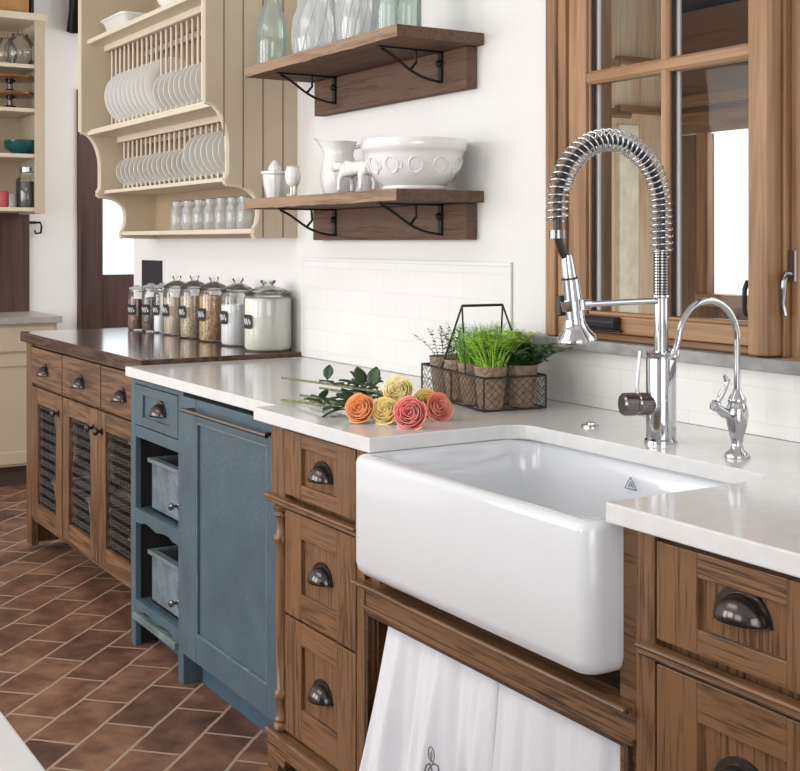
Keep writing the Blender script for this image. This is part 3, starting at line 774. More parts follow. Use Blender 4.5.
k = MB().lathe([(0, .920), (.023, .920), (.023, .923), (.021, .926), (.012, .927), (.0115, .931), (.009, .932), (0, .932)], (-2.10, 1.79, 0), 24)
o = k.build('air_switch', CHROME, None, off=(-2.10, 1.79, .92), smooth=True)
tag(o, 'round chrome button set flat in the white worktop behind the sink', 'button')

# ------------------------------------------------------------------ roses
def petal(k, c, R, az, el0, w, h, openn, rot, curl):
    """petal as cupped patch on a sphere-like bud; rot: matrix to world"""
    def fn(u, v):
        a = (u-.5)*w*(math.sin(min(1, .25+v*.9)*PI/2)**.7)*(1 if v < .75 else 1-(v-.75)*1.0)
        vv = v
        rad = R*(math.sin(PI*.5*min(1, vv*1.25))**.75)*(1+openn*vv*vv)+curl*max(0, vv-.72)*R*2.0
        z = h*vv-curl*R*1.6*max(0, vv-.78)**1.0*1.2
        z += .06*h*math.sin(u*PI)*vv
        rad *= 1-.10*math.cos((u-.5)*PI*2)*0
        return c+rot @ Vector((rad*math.cos(az+a), rad*math.sin(az+a), z))
    k.grid(fn, 8, 8)
def make_rose(label, mat, c, axis, R, tail, seedv, leaves, mid=None, stem_r=.0031, group='loose roses on the worktop'):
    rnd = random.Random(seedv)
    c = Vector(c); axis = Vector(axis).normalized()
    rot = Vector((0, 0, 1)).rotation_difference(axis).to_matrix()
    root = thing('rose', label, 'rose', (c.x, c.y, .92), group=group)
    k = MB()
    b0 = c-axis*R*.75
    n = 19
    for i in range(n):
        f = i/(n-1)
        rr = R*(.16+.84*f**.8); az = i*2.399963; hh = R*(1.35-.30*f)
        petal(k, b0, rr, az, 0, 2.9-1.0*f, hh, .10*f, rot, .0 if f < .55 else (f-.5)*.60*rnd.uniform(.6, 1.2))
    k.build('petals', mat, root, smooth=True, solid=.0010, ang=180)
    k = MB(); tail = Vector(tail); s0 = b0+axis*.004
    k.lathe([(0, -.006), (.006, -.004), (.009, .002), (.006, .008)], b0, 10, axis=axis)
    m1 = Vector(mid) if mid else s0.lerp(tail, .5)+Vector((0, 0, .004))
    pts = []
    for i in range(15):
        f = i/14; pts.append(s0*(1-f)**2+m1*2*f*(1-f)+tail*f*f)
    k.tube(pts, stem_r, 7)
    for i in range(3, 14, 2):
        p = pts[i]; dv = Vector((rnd.uniform(-1, 1), rnd.uniform(-1, 1), rnd.uniform(.2, 1))).normalized()
        k.tube([p, p+dv*.007], [.0015, .0003], 4)
    k.build('stem', STEM, root, smooth=True)
    if leaves:
        k = MB()
        leaves = leaves+[(rnd.uniform(.12, .62), rnd.uniform(-.9, .3), rnd.uniform(-1, 1), rnd.uniform(-.15, .5), rnd.uniform(.036, .052)) for _ in range(6)]
        for (f, dx, dy, dz, s_) in leaves:
            p = pts[min(14, int(f*14))]; d = Vector((dx, dy, dz)).normalized(); side = d.cross(Vector((0, 0, 1))).normalized(); nrm = side.cross(d)
            k.tube([p, p+d*.012], .0011, 5)
            p = p+d*.012
            def fn(u, v, p=p, d=d, side=side, nrm=nrm, s_=s_):
                wdt = s_*.36*math.sin(PI*min(1, v*.97+.02))**.75
                return p+d*s_*v+side*wdt*(u-.5)*2-nrm*(s_*.22*v*v)+nrm*abs(u-.5)*s_*.18
            k.grid(fn, 4, 7)
        k.build('leaves', LEAFR, root, smooth=True, solid=.0006, ang=180)
    return root
def PZ(px, py, z):
    t = (px-400)/F; kk = (z-1.33)/(-(py-242)/F); return Vector((-(fC-t*fS)*kk, (fS+t*fC)*kk, z))
def at(px, py, z): return PZ(px, py, z)
tocam = lambda p: (Vector((0, 0, 1.33))-p).normalized()
a = at(361, 409, .951); make_rose('orange rose at the left end of the row of blooms', P_ORANGE, a, Vector((.5, -.7, .5)), .0315, at(282, 400, .925), 1,
    [(.3, .3, -1, .1, .04), (.45, -.6, -.9, .5, .045), (.55, .2, 1, .5, .04)])
a = at(386, 411, .948); make_rose('small yellow rose between the orange bloom and the pink bloom', P_YELLOW, a, Vector((.5, -.7, .45)), .0285, at(300, 395, .926), 2, [(.5, -.4, -1, .3, .05), (.35, 0, 1, .6, .04)])
a = at(399, 392, .985); make_rose('pale yellow rose resting highest on the other blooms', P_CREAM, a, Vector((.55, -.65, .5)), .034, at(282, 378, .945), 3,
    [(.25, -.2, .3, 1, .05), (.35, -.6, -.7, .5, .05), (.5, .3, -.9, .4, .05), (.6, -.2, .2, 1, .04), (.45, 0, 1, .3, .05)])
a = at(411, 414, .951); make_rose('large pink rose nearest the worktop edge by the sink', P_PINK, a, Vector((.6, -.7, .4)), .034, at(310, 401, .930), 4, [(.5, -.5, -.8, .4, .045), (.6, -.1, .9, .4, .045)])
a = at(427, 404, .953); make_rose('yellow rose tucked behind the pink bloom', P_YELLOW, a, Vector((.7, -.4, .4)), .031, at(320, 388, .935), 5, [(.35, -.3, .8, .5, .045), (.55, -.4, -.5, .8, .05)])
a = at(439, 408, .949); make_rose('coral rose at the right end of the row of blooms', P_CORAL, a, Vector((.8, -.2, .3)), .029, at(330, 383, .93), 6, [(.5, .3, 1, .5, .04), (.7, -.4, -.3, .9, .05)])

# ------------------------------------------------------------------ wire basket of herbs
BA = math.radians(170); bo = Vector((-2.405, 1.715, .921))   # near corner, long side runs along angle BA
ux = Vector((math.cos(BA), math.sin(BA), 0)); uy = Vector((.10, .995, 0)).normalized()
BL, BD, BH = .385, .175, .082
def bp_(u, v, z): return bo+ux*u+uy*v+Vector((0, 0, z))
cb = bp_(BL/2, BD/2, 0)
t = thing('wire_basket', 'dark wire basket with a tall handle holding the herb pots', 'basket', cb)
k = MB()
for z, r in ((.003, .0022), (BH, .0028)): k.tube([bp_(0, 0, z), bp_(BL, 0, z), bp_(BL, BD, z), bp_(0, BD, z)], r, 6, closed=True)
for (u, v) in ((0, 0), (BL, 0), (BL, BD), (0, BD), (BL/2, 0), (BL/2, BD)): k.tube([bp_(u, v, .003), bp_(u, v, BH)], .0024, 6)
k.build('frame', WIRE, t)
k = MB()
def mesh_side(P, L_, n, H=BH):
    nz = 4
    for i in range(n):
        for j in range(nz):
            a0, a1 = i*L_/n, (i+1)*L_/n; z0, z1 = .004+j*(H-.006)/nz, .004+(j+1)*(H-.006)/nz
            k.tube([P(a0, z0), P(a1, z1)], .0006, 4, cap=False); k.tube([P(a0, z1), P(a1, z0)], .0006, 4, cap=False)
mesh_side(lambda a, z: bp_(a, 0, z), BL, 18); mesh_side(lambda a, z: bp_(a, BD, z), BL, 18)
mesh_side(lambda a, z: bp_(0, a, z), BD, 8); mesh_side(lambda a, z: bp_(BL, a, z), BD, 8)
for i in range(1, 12): k.tube([bp_(i*BL/12, 0, .003), bp_(i*BL/12, BD, .003)], .0007, 4)
k.build('wire_mesh', WIRE, t)
k = MB(); hz = .247; um = BL/2-.012
k.tube([bp_(um, .026, hz), bp_(um, BD-.030, hz)], .0035, 8)
for v, vb in ((.026, 0), (BD-.030, BD)):
    k.tube([bp_(um, v, hz), bp_(um+.075, vb, BH)], .0026, 6); k.tube([bp_(um, v, hz), bp_(um-.075, vb, BH)], .0026, 6)
k.build('handle', WIRE, t)
rnd = random.Random(11)
def blades(k, n, r, h, spread, w=.0022, m=0):
    for i in range(n):
        a = rnd.uniform(0, 6.28); rr = r*math.sqrt(rnd.random()); p = Vector((rr*math.cos(a), rr*math.sin(a), 0))
        d = Vector((math.cos(a), math.sin(a), 0))*rnd.uniform(.0, spread)+Vector((rnd.uniform(-.2, .2), rnd.uniform(-.2, .2), 0))*spread
        hh = h*rnd.uniform(.6, 1.05); b2 = rnd.uniform(0, 3.14); sd = Vector((math.cos(b2), math.sin(b2), 0))*w
        vs = []
        for j in range(5):
            f = j/4; q_ = p+d*hh*(f**1.8)*1.1+Vector((0, 0, hh*(f-.18*spread*f*f)))
            ww = (1-f*.85); vs += [q_-sd*ww, q_+sd*ww]
        k.add(vs, [(2*j, 2*j+1, 2*j+3, 2*j+2) for j in range(4)], m)
def leaf(k, p, d, s_, wr=.38, m=0):
    d = d.normalized(); sd = d.cross(Vector((0, 0, 1)));
    if sd.length < .1: sd = Vector((1, 0, 0))
    sd.normalize(); n_ = sd.cross(d)
    k.add([p, p+d*s_*.35+sd*s_*wr, p+d*s_*.75+sd*s_*wr*.75, p+d*s_-n_*s_*.15, p+d*s_*.75-sd*s_*wr*.75, p+d*s_*.35-sd*s_*wr, p+d*s_*.5-n_*s_*.06],
          [(0, 1, 6), (1, 2, 6), (2, 3, 6), (3, 4, 6), (4, 5, 6), (5, 0, 6)], m)
def sprigs(k, n, r, h, spread, ls, gap=.008):
    for i in range(n):
        a = rnd.uniform(0, 6.28); rr = r*math.sqrt(rnd.random()); p = Vector((rr*math.cos(a), rr*math.sin(a), 0))
        a2 = a+rnd.uniform(-.6, .6); d = Vector((math.cos(a2), math.sin(a2), 0))*spread*rnd.uniform(.2, 1)
        hh = h*rnd.uniform(.65, 1.05); pts = []
        for j in range(8):
            f = j/7; pts.append(p+d*hh*f**1.5+Vector((0, 0, hh*(f-.25*spread*f*f))))
        k.tube(pts, [.0011*(1-.6*j/7) for j in range(8)], 4)
        nl = int(hh/gap)
        for j in range(2, nl):
            f = j/nl; ix = min(6, int(f*7)); q_ = pts[ix].lerp(pts[ix+1], f*7-ix)
            for s2 in (0, PI):
                b2 = j*1.9+s2+rnd.uniform(-.4, .4); leaf(k, q_, Vector((math.cos(b2), math.sin(b2), rnd.uniform(.1, .7))), ls*rnd.uniform(.7, 1.2)*(1.1-.4*f))
potm = MB(); potm.lathe([(0, 0), (.030, 0), (.041, .100), (.0425, .102), (.0425, .104), (.039, .104), (.037, .090), (0, .090)], (0, 0, 0), 24)
def herb(u, v, kind, label):
    p = bp_(u, v, .002)
    r_ = thing('potted_herb', label, 'plant', p, rnd.uniform(0, 6), group='herb pots in the wire basket', world=False)
    potm.build('peat_pot', PEAT, r_, smooth=True, ang=50)
    MB().lathe([(0, .092), (.036, .092)], (0, 0, 0), 16).build('soil', SOIL, r_)
    k = MB()
    if kind == 'grass': blades(k, 330, .034, .115, .42, .0016); mt = LEAFB
    elif kind == 'lime': blades(k, 120, .034, .105, .6, .0034); sprigs(k, 40, .034, .115, .65, .022, .010); mt = LEAFL
    elif kind == 'sprig': sprigs(k, 9, .025, .13, .75, .014, .011); mt = LEAFD
    else: sprigs(k, 75, .036, .092, 1.3, .021, .0075); mt = LEAFD
    k.xform(Matrix.Translation((0, 0, .09)))
    if kind == 'sprig': mt = plain('grey_green_leaf', (.12, .21, .08), .5, var=.3, scale=30)
    k.build('foliage', mt, r_)
herb(.052, .045, 'lime', 'lime green leafy herb in the front pot nearest the basket corner')
herb(.148, .045, 'grass', 'dark to bright green grassy herb in the front row, second pot from the basket corner')
herb(.243, .045, 'sprig', 'loose sprigs of grey-green herb in the front pot third from the basket corner')
herb(.338, .048, 'sprig', 'thin upright herb sprigs in the leftmost front pot by the roses')
herb(.055, .134, 'bush', 'dark green small-leaved bushy herb in the rightmost pot near the window')
herb(.150, .134, 'lime', 'lime green herb in the back row behind the grassy pot')
herb(.245, .134, 'grass', 'grassy green herb in the back row against the tiles')

# ------------------------------------------------------------------ pine cabinet with wire mesh doors
YP = 1.43
t = thing('pine_cabinet', 'rustic honey-brown wooden cabinet with wire mesh doors under the dark wood counter', 'cabinet', (-4.7, 1.72, 0))
PXm = [PINE[0], PINE[2]]
b = MB(); b.box(-5.440, -5.352, YP, YP+.03, .02, .893, 1); b.box(-5.440, -5.41, YP+.03, 2.0, .02, .893, 1); b.box(-4.0, -3.965, YP, 2.0, .02, .893, 1)
b.box(-5.352, -4.0, YP+.012, YP+.03, .712, .722, 0); b.box(-5.352, -4.0, YP+.012, YP+.03, .880, .893, 0); b.box(-5.352, -4.0, YP+.004, YP+.03, .135, .150, 0)
b.build('carcass', PXm, t, bevel=.002)
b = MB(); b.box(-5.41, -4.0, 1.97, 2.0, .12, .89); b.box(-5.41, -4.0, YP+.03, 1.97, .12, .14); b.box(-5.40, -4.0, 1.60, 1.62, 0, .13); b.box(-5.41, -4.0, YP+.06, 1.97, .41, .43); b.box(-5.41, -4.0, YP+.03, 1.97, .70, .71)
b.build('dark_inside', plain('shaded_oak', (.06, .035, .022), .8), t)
for xa, xb in ((-5.350, -4.905), (-4.893, -4.420), (-4.408, -4.002)):
    d = MB().box(xa, xb, YP-.002, YP+.018, .724, .878, 0).build('drawer', PXm, t, bevel=.003)
    xk = {-5.350: -5.133, -4.893: -4.645, -4.408: -4.17}[xa]
    cup_pull(d, xk, YP-.002, .775, w=.090, h=.042, d=.036)
for xa, xb, kx in ((-5.350, -4.905, -5.02), (-4.893, -4.452, -4.565), (-4.444, -4.002, -4.415)):
    sw = .085
    d = shaker('door', t, xa, xb, .152, .710, YP-.001, sw, .066, PXm, panel=False, bev=.002)
    knob(d, xb-.045 if kx < -4.43 else xa+.045, YP-.001, .640, .016)
    k = MB(); xi0, xi1 = xa+sw, xb-sw; n = int((xi1-xi0)/.019); nz = 22; dx = (xi1-xi0)/n; dz = .434/nz
    y = YP+.012
    for i in range(n+1): 
        xx = xi0+i*dx; k.tube([(xx+(.0035 if j % 2 else -.0035), y, .212+j*dz) for j in range(nz+1)], .0006, 4, cap=False)
    for j in range(0, nz+1): k.tube([(xi0, y, .212+j*dz), (xi1, y, .212+j*dz)], .0006, 4, cap=False)
    k.build('wire_mesh', STEELW, d)
def woven(label, x, y, z, w, d_, h):
    k = MB(); rnd2 = random.Random(int(x*100))
    L_ = []
    for ins, zz in ((.03, 0), (.02, .004), (.012, h*.5), (.004, h*.93), (-.004, h*.94), (-.004, h), (.012, h), (.016, h*.9), (.03, .02)):
        L_.append([(p[0], p[1], z+zz) for p in rrect(x-w/2+ins, x+w/2-ins, y-d_/2+ins, y+d_/2-ins, .03, 0, 4)])
    k.loft(L_)
    o = k.build('woven_basket', BASKET, None, off=(x, y, z), smooth=True)
    return tag(o, label, 'basket', 'baskets inside the pine cabinet')
woven('woven basket behind the left mesh door, upper shelf', -5.13, 1.62, .431, .30, .26, .19)
woven('woven basket behind the left mesh door, bottom shelf', -5.13, 1.62, .141, .30, .26, .17)
woven('woven basket behind the middle mesh door, upper shelf', -4.66, 1.62, .431, .28, .26, .20)
woven('woven basket behind the middle mesh door, bottom shelf', -4.66, 1.62, .141, .28, .26, .18)
woven('woven basket behind the right mesh door, upper shelf', -4.20, 1.64, .431, .26, .28, .18)
woven('woven basket behind the right mesh door, bottom shelf', -4.20, 1.64, .141, .26, .28, .12)
b = MB()
o = thing('plate_stack', 'stack of white plates on a basket behind the right mesh door', 'plates', (-4.20, 1.58, .28))
for i in range(6):
    MB().lathe([(0, 0), (.06, 0), (.105, .010), (.107, .012), (.06, .004), (0, .004)], (-4.20, 1.61, .285+i*.014), 28).build('plate', CERAM, o, smooth=True)

# dark wood counter with jars
EDGE = wood('counter_edge', (.018, .009, .006), (.060, .032, .022), (.14, .085, .060), 0, rings=5, rough=.7, spec=.2, bump=.5)
k = MB(); k.box(-5.484, -3.940, 1.414, YB, .895, .937, 1); k.m = [1 if i != 5 else 0 for i in range(6)]
k.m = [0 if all(abs(k.v[j].z-.937) < 1e-4 for j in f) else 1 for f in k.f]
o = k.build('wooden_counter', [WALN[0], EDGE], None, off=(-4.7, 1.7, .895), bevel=.004)
tag(o, 'dark brown butcher block counter carrying the storage jars', 'worktop')

def canister(name, label, px, r, h, fill, fmat, x=None, y=1.925, clamp=False, lab_a=-1.42, lid_s=1.0, word=0):
    x = PX(px, y) if x is None else x
    z = .938
    root = thing(name, label, 'jar', (x, y, z), 0, 'storage jars on the wooden counter', world=False)
    k = MB(); rb = r
    if clamp: prof = [(0, 0), (rb*.92, 0), (rb, .008), (rb, h*.74), (rb*.93, h*.80), (rb*.80, h*.84), (rb*.80, h*.90)]
    else: prof = [(0, 0), (rb*.94, 0), (rb, .010), (rb, h*.70), (rb*.96, h*.76), (rb*.90, h*.785), (rb*.92, h*.80)]
    k.lathe(prof, (0, 0, 0), 28); k.build('jar_glass', GLASS, root, smooth=True, ang=50)
    k = MB(); k.lathe([(0, .006), (rb*.90, .006), (rb*.955, .014), (rb*.955, h*fill-.004), (rb*.93, h*fill+.001), (0, h*fill+.004)], (0, 0, 0), 24); k.build('contents', fmat, root, smooth=True, ang=60)
    k = MB()
    if clamp:
        k.lathe([(0, h*.90), (rb*.86, h*.90), (rb*.88, h*.94), (rb*.5, h*.965), (rb*.3, h*.97), (rb*.34, h), (0, h)], (0, 0, 0), 24)
        lid = k.build('glass_lid', WHITEGL, root, smooth=True, ang=50)
        k = MB(); k.tube(arc((0, 0, h*.86), rb*.86, 0, 2*PI, 24, 'xy')[:-1], .0018, 6, closed=True); k.tube([(rb*.86, 0, h*.86), (rb*1.05, 0, h*.80), (rb*.95, 0, h*.95)], .0018, 6); k.build('clamp_wire', CHROME, lid)
    else:
        s_ = lid_s
        k.lathe([(rb*.90, h*.785), (rb*.98, h*.79), (rb*1.0, h*.802), (rb*.96, h*.815), (rb*.72, h*.865), (rb*.42, h*.90), (rb*.24, h*.915), (rb*.22, h*.93), (rb*.33, h*.97), (rb*.31, h*.995), (0, h*1.0)], (0, 0, 0), 28)
        k.build('glass_lid', GLASS, root, smooth=True, ang=50)
    # chalkboard label wrapped on the glass
    lw, lh, lz = .052, .050, h*.42
    if clamp: lw, lh, lz = .046, .046, h*.46
    k = MB(); da = lw/rb/2; R_ = rb+.0012
    def fn(u, v):
        a = lab_a+(u-.5)*2*da
        cut = .86 if (v < .15 or v > .85) else 1
        a = lab_a+(u-.5)*2*da*(.80 if v in (0, 1) else 1)
        return (R_*math.cos(a), R_*math.sin(a), lz+lh*(v-.5))
    k.grid(fn, 12, 8); lb = k.build('chalk_label', CHALK, root, solid=.0008)
    k = MB(); R2 = R_+.0012
    rr_ = random.Random(word+3)
    pts = []
    for i in range(40):
        f = i/39; a = lab_a+(f-.5)*1.5*da; am = lh*(.16+.10*rr_.random())
        pts.append((R2*math.cos(a), R2*math.sin(a), lz+am*math.sin(f*6*PI+rr_.uniform(-.3, .3))))
    k.tube(pts, .0015, 5)
    k.build('chalk_writing', CHALKW, lb)
    return root
canister('canister', 'largest glass canister of cream flour, nearest the white worktop', 268, .088, .256, .735, FLOUR, y=1.928, word=1)
canister('canister', 'glass canister of white sugar left of the flour canister', 238, .066, .256, .60, SUGAR, y=1.93, word=2)
canister('canister', 'glass canister of golden pasta left of the sugar canister', 214, .060, .256, .70, PASTA, y=1.93, word=3)
canister('canister', 'glass canister of speckled mixed grain between pasta and rice', 194.5, .060, .256, .66, MIXED, y=1.93, word=4)
canister('canister', 'glass canister of pale rice, leftmost of the lidded canisters', 177, .058, .250, .62, RICE, y=1.93, word=5)
canister('clamp_jar', 'thin clamp jar of white grains beside the rice canister', 162, .036, .215, .42, SUGAR, y=1.92, clamp=True, lab_a=-1.3, word=6)
canister('clamp_jar', 'clamp jar of dark nuts, second from the left end of the row', 151, .040, .212, .70, NUTS, y=1.90, clamp=True, lab_a=-1.05, word=7)
canister('clamp_jar', 'clamp jar of red-brown beans at the left end of the row', 137, .040, .20, .68, BEANS, y=1.88, clamp=True, lab_a=-1.05, word=8)
k = MB(); k.prism([(1.985, .938), (2.017, .938), (2.017, 1.168), (1.992, 1.168)], 0, -4.02, -3.947)
# black chalkboard plate on the wall
o = MB().box(-5.60, -5.345, YB-.008, YB, 1.10, 1.245).build('wall_plaque', CHALK, None, off=(-5.47, YB, 1.1), bevel=.002)
tag(o, 'small black rectangular board on the white wall above the leftmost jars', 'board')

# ------------------------------------------------------------------ reclaimed wood shelves
def wallshelf(label, z, th, zb, zbt, boardL, boardR):
    t = thing('wall_shelf', label, 'shelf', ((boardL+boardR)/2, 1.9, z-th), group='reclaimed wood shelves')
    k = MB(); x0, x1, y0, y1 = -3.815, -2.828, 1.729, YB-.001
    rn = random.Random(int(z*100))
    # rough sawn board: slightly uneven edge
    n = 24; top = []; 
    vs = []
    for i in range(n+1):
        x = x0+(x1-x0)*i/n; j = rn.uniform(-.0025, .0025); dzz = rn.uniform(-.0015, .0015)
        vs += [(x, y0+j, z-th+dzz), (x, y0+j*.5, z), (x, y1, z), (x, y1, z-th)]
    fs = []; mm = []
    for i in range(n):
        a = i*4; b2 = a+4
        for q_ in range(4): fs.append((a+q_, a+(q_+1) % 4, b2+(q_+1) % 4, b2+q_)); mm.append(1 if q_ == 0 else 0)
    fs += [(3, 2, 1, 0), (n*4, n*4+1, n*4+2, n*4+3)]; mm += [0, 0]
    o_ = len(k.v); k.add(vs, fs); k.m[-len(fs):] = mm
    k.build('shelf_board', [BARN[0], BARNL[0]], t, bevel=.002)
    MB().box(boardL, boardR, 1.980, YB-.001, zb, zbt).build('back_board', BARN[0], t, bevel=.003)
    for bx_ in (-3.632, -2.988):
        k = MB(); yb_ = 1.979; yo = 1.765; zt_ = z-th-.001; zl = z-th-.092
        def bar(pts, w_=.016, tk=.005):
            # flat iron strip following pts in the yz plane
            k.tube([(bx_, p[0], p[1]) for p in pts], .0042, 8)
        k.box(bx_-.009, bx_+.009, yo, yb_, zt_-.005, zt_); k.box(bx_-.009, bx_+.009, yb_-.006, yb_, zl, zt_)
        P0, P1, P2, P3 = Vector((yo+.01, zt_-.006)), Vector((yo+.08, zt_-.030)), Vector((yo+.10, zl+.010)), Vector((yb_-.004, zl+.003))
        pts = []
        for i in range(15):
            f = i/14; q_ = P0*(1-f)**3+P1*3*f*(1-f)**2+P2*3*f*f*(1-f)+P3*f**3; pts.append((q_.x, q_.y))
        bar(pts)
        m0 = pts[8]
        bar([m0, (m0[0]+.020, m0[1]+.022), (m0[0]+.018, zt_-.004)])
        br = k.build('iron_bracket', IRON, t, smooth=True, ang=30)
        MB().lathe([(0, 0), (.012, 0), (.011, .006), (.006, .011), (0, .012)], (bx_, yb_-.006, zl+.055), 14, axis=(0, -1, 0)).build('bolt', IRON, br, smooth=True)
    return t
wallshelf('upper reclaimed wood shelf carrying glass bottles', 1.918, .034, 1.765, 1.883, -3.785, -2.862)
wallshelf('lower reclaimed wood shelf carrying white crockery', 1.474, .033, 1.336, 1.440, -3.795, -2.862)
SZ, SU = 1.475, 1.919
# mixing bowl
def single(name, k, mat, label, cat, loc, rz=0, group=None, **kw):
    o = k.build(name, mat, None, **kw); o.location = loc; o.rotation_euler = (0, 0, rz)
    return tag(o, label, cat, group)
bx0 = PX(414, 1.865)
t = thing('mixing_bowl', 'large white ceramic mixing bowl with raised pattern on the lower shelf', 'bowl', (bx0, 1.865, SZ), world=False)
k = MB(); k.lathe([(0, 0), (.088, 0), (.092, .006), (.090, .012), (.112, .032), (.130, .062), (.139, .095), (.143, .108), (.149, .111), (.151, .122), (.152, .138), (.148, .143), (.141, .140), (.134, .095), (.11, .045), (.07, .018), (0, .015)], (0, 0, 0), 48)
k.build('bowl_body', CERAM, t, smooth=True, ang=60)
k = MB()
for i in range(12):
    a = i*PI/6
    def P(u, v, a=a):
        z_ = .048+v; r_ = (.112+(z_-.032)*.6 if z_ < .062 else .130+(z_-.062)*.27)+.001; aa = a+u/.12
        return (r_*math.cos(aa), r_*math.sin(aa), .048+v)
    k = MB(); k.tube([P(.018*math.cos(q_), .020+.022*math.sin(q_)) for q_ in [j*PI/6 for j in range(12)]], .0022, 5, closed=True)
    k.tube([P(.022+.006*math.cos(q_), .020+.010*math.sin(q_)) for q_ in [j*PI/6 for j in range(12)]], .0016, 5, closed=True)
    k.build('raised_oval', CERAM, t, smooth=True)
# pitcher
def pitcher(loc, label, s=1.0, mat=CERAM, rz=0):
    t = thing('pitcher', label, 'pitcher', loc, rz, world=False)
    k = MB(); prof = [(0, 0), (.036, 0), (.040, .006), (.046, .03), (.048, .055), (.043, .085), (.037, .105), (.040, .125), (.047, .140), (.044, .140), (.035, .110), (.042, .06), (.030, .01), (0, .008)]
    st_ = len(k.v); k.lathe([(a*s, b_*s) for a, b_ in prof], (0, 0, 0), 32)
    for i, p in enumerate(k.v):
        if p.z > .115*s:
            f = (p.z-.115*s)/(.025*s); a = math.atan2(p.y, p.x); d_ = abs((a-PI+PI) % (2*PI)-PI) if 0 else abs(abs(a)-PI)
            g = math.exp(-(d_/.45)**2)*f; p.x -= .020*s*g; p.z += .010*s*g
    k.build('jug_body', mat, t, smooth=True, ang=60)
    k = MB(); k.tube([(.040*s, 0, .125*s), (.062*s, 0, .130*s), (.076*s, 0, .105*s), (.072*s, 0, .070*s), (.046*s, 0, .045*s)], [.006*s, .0065*s, .0065*s, .006*s, .005*s], 10)
    k.build('handle', mat, t, smooth=True)
    return t
pitcher((PX(339, 1.90), 1.90, SZ), 'white ceramic pitcher behind the cow figurine', 1.25, rz=.85)
# juicer cup
t = thing('juicer_cup', 'white fluted cup with citrus reamer at the left end of the lower shelf', 'juicer', (PX(275, 1.80), 1.80, SZ), world=False)
k = MB(); k.lathe([(0, 0), (.027, 0), (.030, .01), (.040, .05), (.042, .078), (.048, .082), (.048, .090), (.040, .092), (0, .090)], (0, 0, 0), 12); k.build('cup', CERAM, t, smooth=True, ang=25)
k = MB(); k.lathe([(0, .088), (.024, .090), (.020, .108), (.012, .120), (.004, .128), (0, .129)], (0, 0, 0), 10); k.build('reamer', CERAM, t, smooth=True, ang=20)
# footed egg cup
t = thing('egg_cup', 'small white egg-shaped cup standing on two legs beside the juicer', 'egg cup', (PX(293, 1.765), 1.765, SZ), world=False)
k = MB(); k.lathe([(0, .028), (.012, .030), (.022, .044), (.026, .062), (.025, .080), (.020, .092), (.023, .096), (.018, .098), (0, .095)], (0, 0, 0), 20)
k.build('cup', CERAM, t, smooth=True, ang=50)
for s_ in (-.010, .010):
    MB().tube([(s_, 0, .034), (s_, 0, .010), (s_*1.1, -.004, .004), (s_*1.2, -.014, .003)], [.0055, .0045, .0055, .004], 8).build('leg', CERAM, t, smooth=True)
# cow creamer
t = thing('cow_figurine', 'small white ceramic cow standing in front of the pitcher and bowl', 'figurine', (PX(355, 1.77), 1.77, SZ), rz=math.radians(0), world=False)
me = bpy.data.meshes.new('cow'); 
V = [(0, 0, .062), (-.030, 0, .064), (-.052, 0, .070), (-.070, 0, .074), (-.088, 0, .062),   # trunk -> chest -> neck -> head -> muzzle
     (.030, 0, .064), (.046, 0, .062),
     (-.036, -.016, .040), (-.037, -.017, .020), (-.038, -.017, .003), (-.036, .016, .040), (-.037, .017, .020), (-.038, .017, .003),
     (.044, -.016, .042), (.050, -.017, .022), (.046, -.017, .003), (.044, .016, .042), (.050, .017, .022), (.046, .017, .003),
     (-.072, -.016, .082), (-.072, .016, .082), (.060, 0, .070), (.066, 0, .058), (.064, 0, .042)]
E_ = [(0, 1), (1, 2), (2, 3), (3, 4), (0, 5), (5, 6), (1, 7), (7, 8), (8, 9), (1, 10), (10, 11), (11, 12), (6, 13), (13, 14), (14, 15), (6, 16), (16, 17), (17, 18), (3, 19), (3, 20), (6, 21), (21, 22), (22, 23)]
RR = [.023, .022, .014, .014, .009, .023, .018, .009, .006, .007, .009, .006, .007, .010, .006, .007, .010, .006, .007, .004, .004, .004, .003, .003]
V = [(a*1.5, b_*1.3, c_*1.12) for a, b_, c_ in V]; me.from_pydata(V, E_, []); ob = bpy.data.objects.new('cow_body', me); col.objects.link(ob); ob.parent = t
md = ob.modifiers.new('skin', 'SKIN'); md.use_smooth_shade = True
sv = me.skin_vertices[0].data if me.skin_vertices else None
if sv is None:
    bm = bmesh.new(); bm.from_mesh(me); bm.verts.layers.skin.verify(); bm.to_mesh(me); bm.free(); sv = me.skin_vertices[0].data
for i, r_ in enumerate(RR): sv[i].radius = (r_, r_)
sv[0].use_root = True
md = ob.modifiers.new('sub', 'SUBSURF'); md.levels = 2; md.render_levels = 2
me.materials.append(CERAM)

# upper shelf glassware
def glassware(name, label, cat, px, y, prof, mat, n=28, swirl=0, extra=None):
    t = thing(name, label, cat, (PX(px, y), y, SU), world=False, group='glassware on the upper shelf')
    k = MB(); k.lathe(prof, (0, 0, 0), n)
    k.build('glass_body', mat, t, smooth=True, ang=60)
    if swirl:
        k = MB(); H = prof[-1][1]; R_ = max(p[0] for p in prof)
        def rad(z):
            for (r1, z1), (r2, z2) in zip(prof, prof[1:]):
                if z1 <= z <= z2 and z2 > z1: return r1+(r2-r1)*(z-z1)/(z2-z1)
            return R_
        for i in range(swirl):
            a0 = i*2*PI/swirl; pts = []
            for j in range(16):
                z = .015+(H*.75)*j/15; a = a0+j*.05; pts.append((rad(z)*math.cos(a), rad(z)*math.sin(a), z))
            k.tube(pts, .0022, 5)
        k.build('moulded_ribs', WHITEGL, t, smooth=True)
    return t
bt = [(0, 0), (.050, 0), (.054, .008), (.054, .13), (.050, .165), (.032, .215), (.020, .245), (.018, .30), (.022, .303), (.022, .315), (.018, .318)]
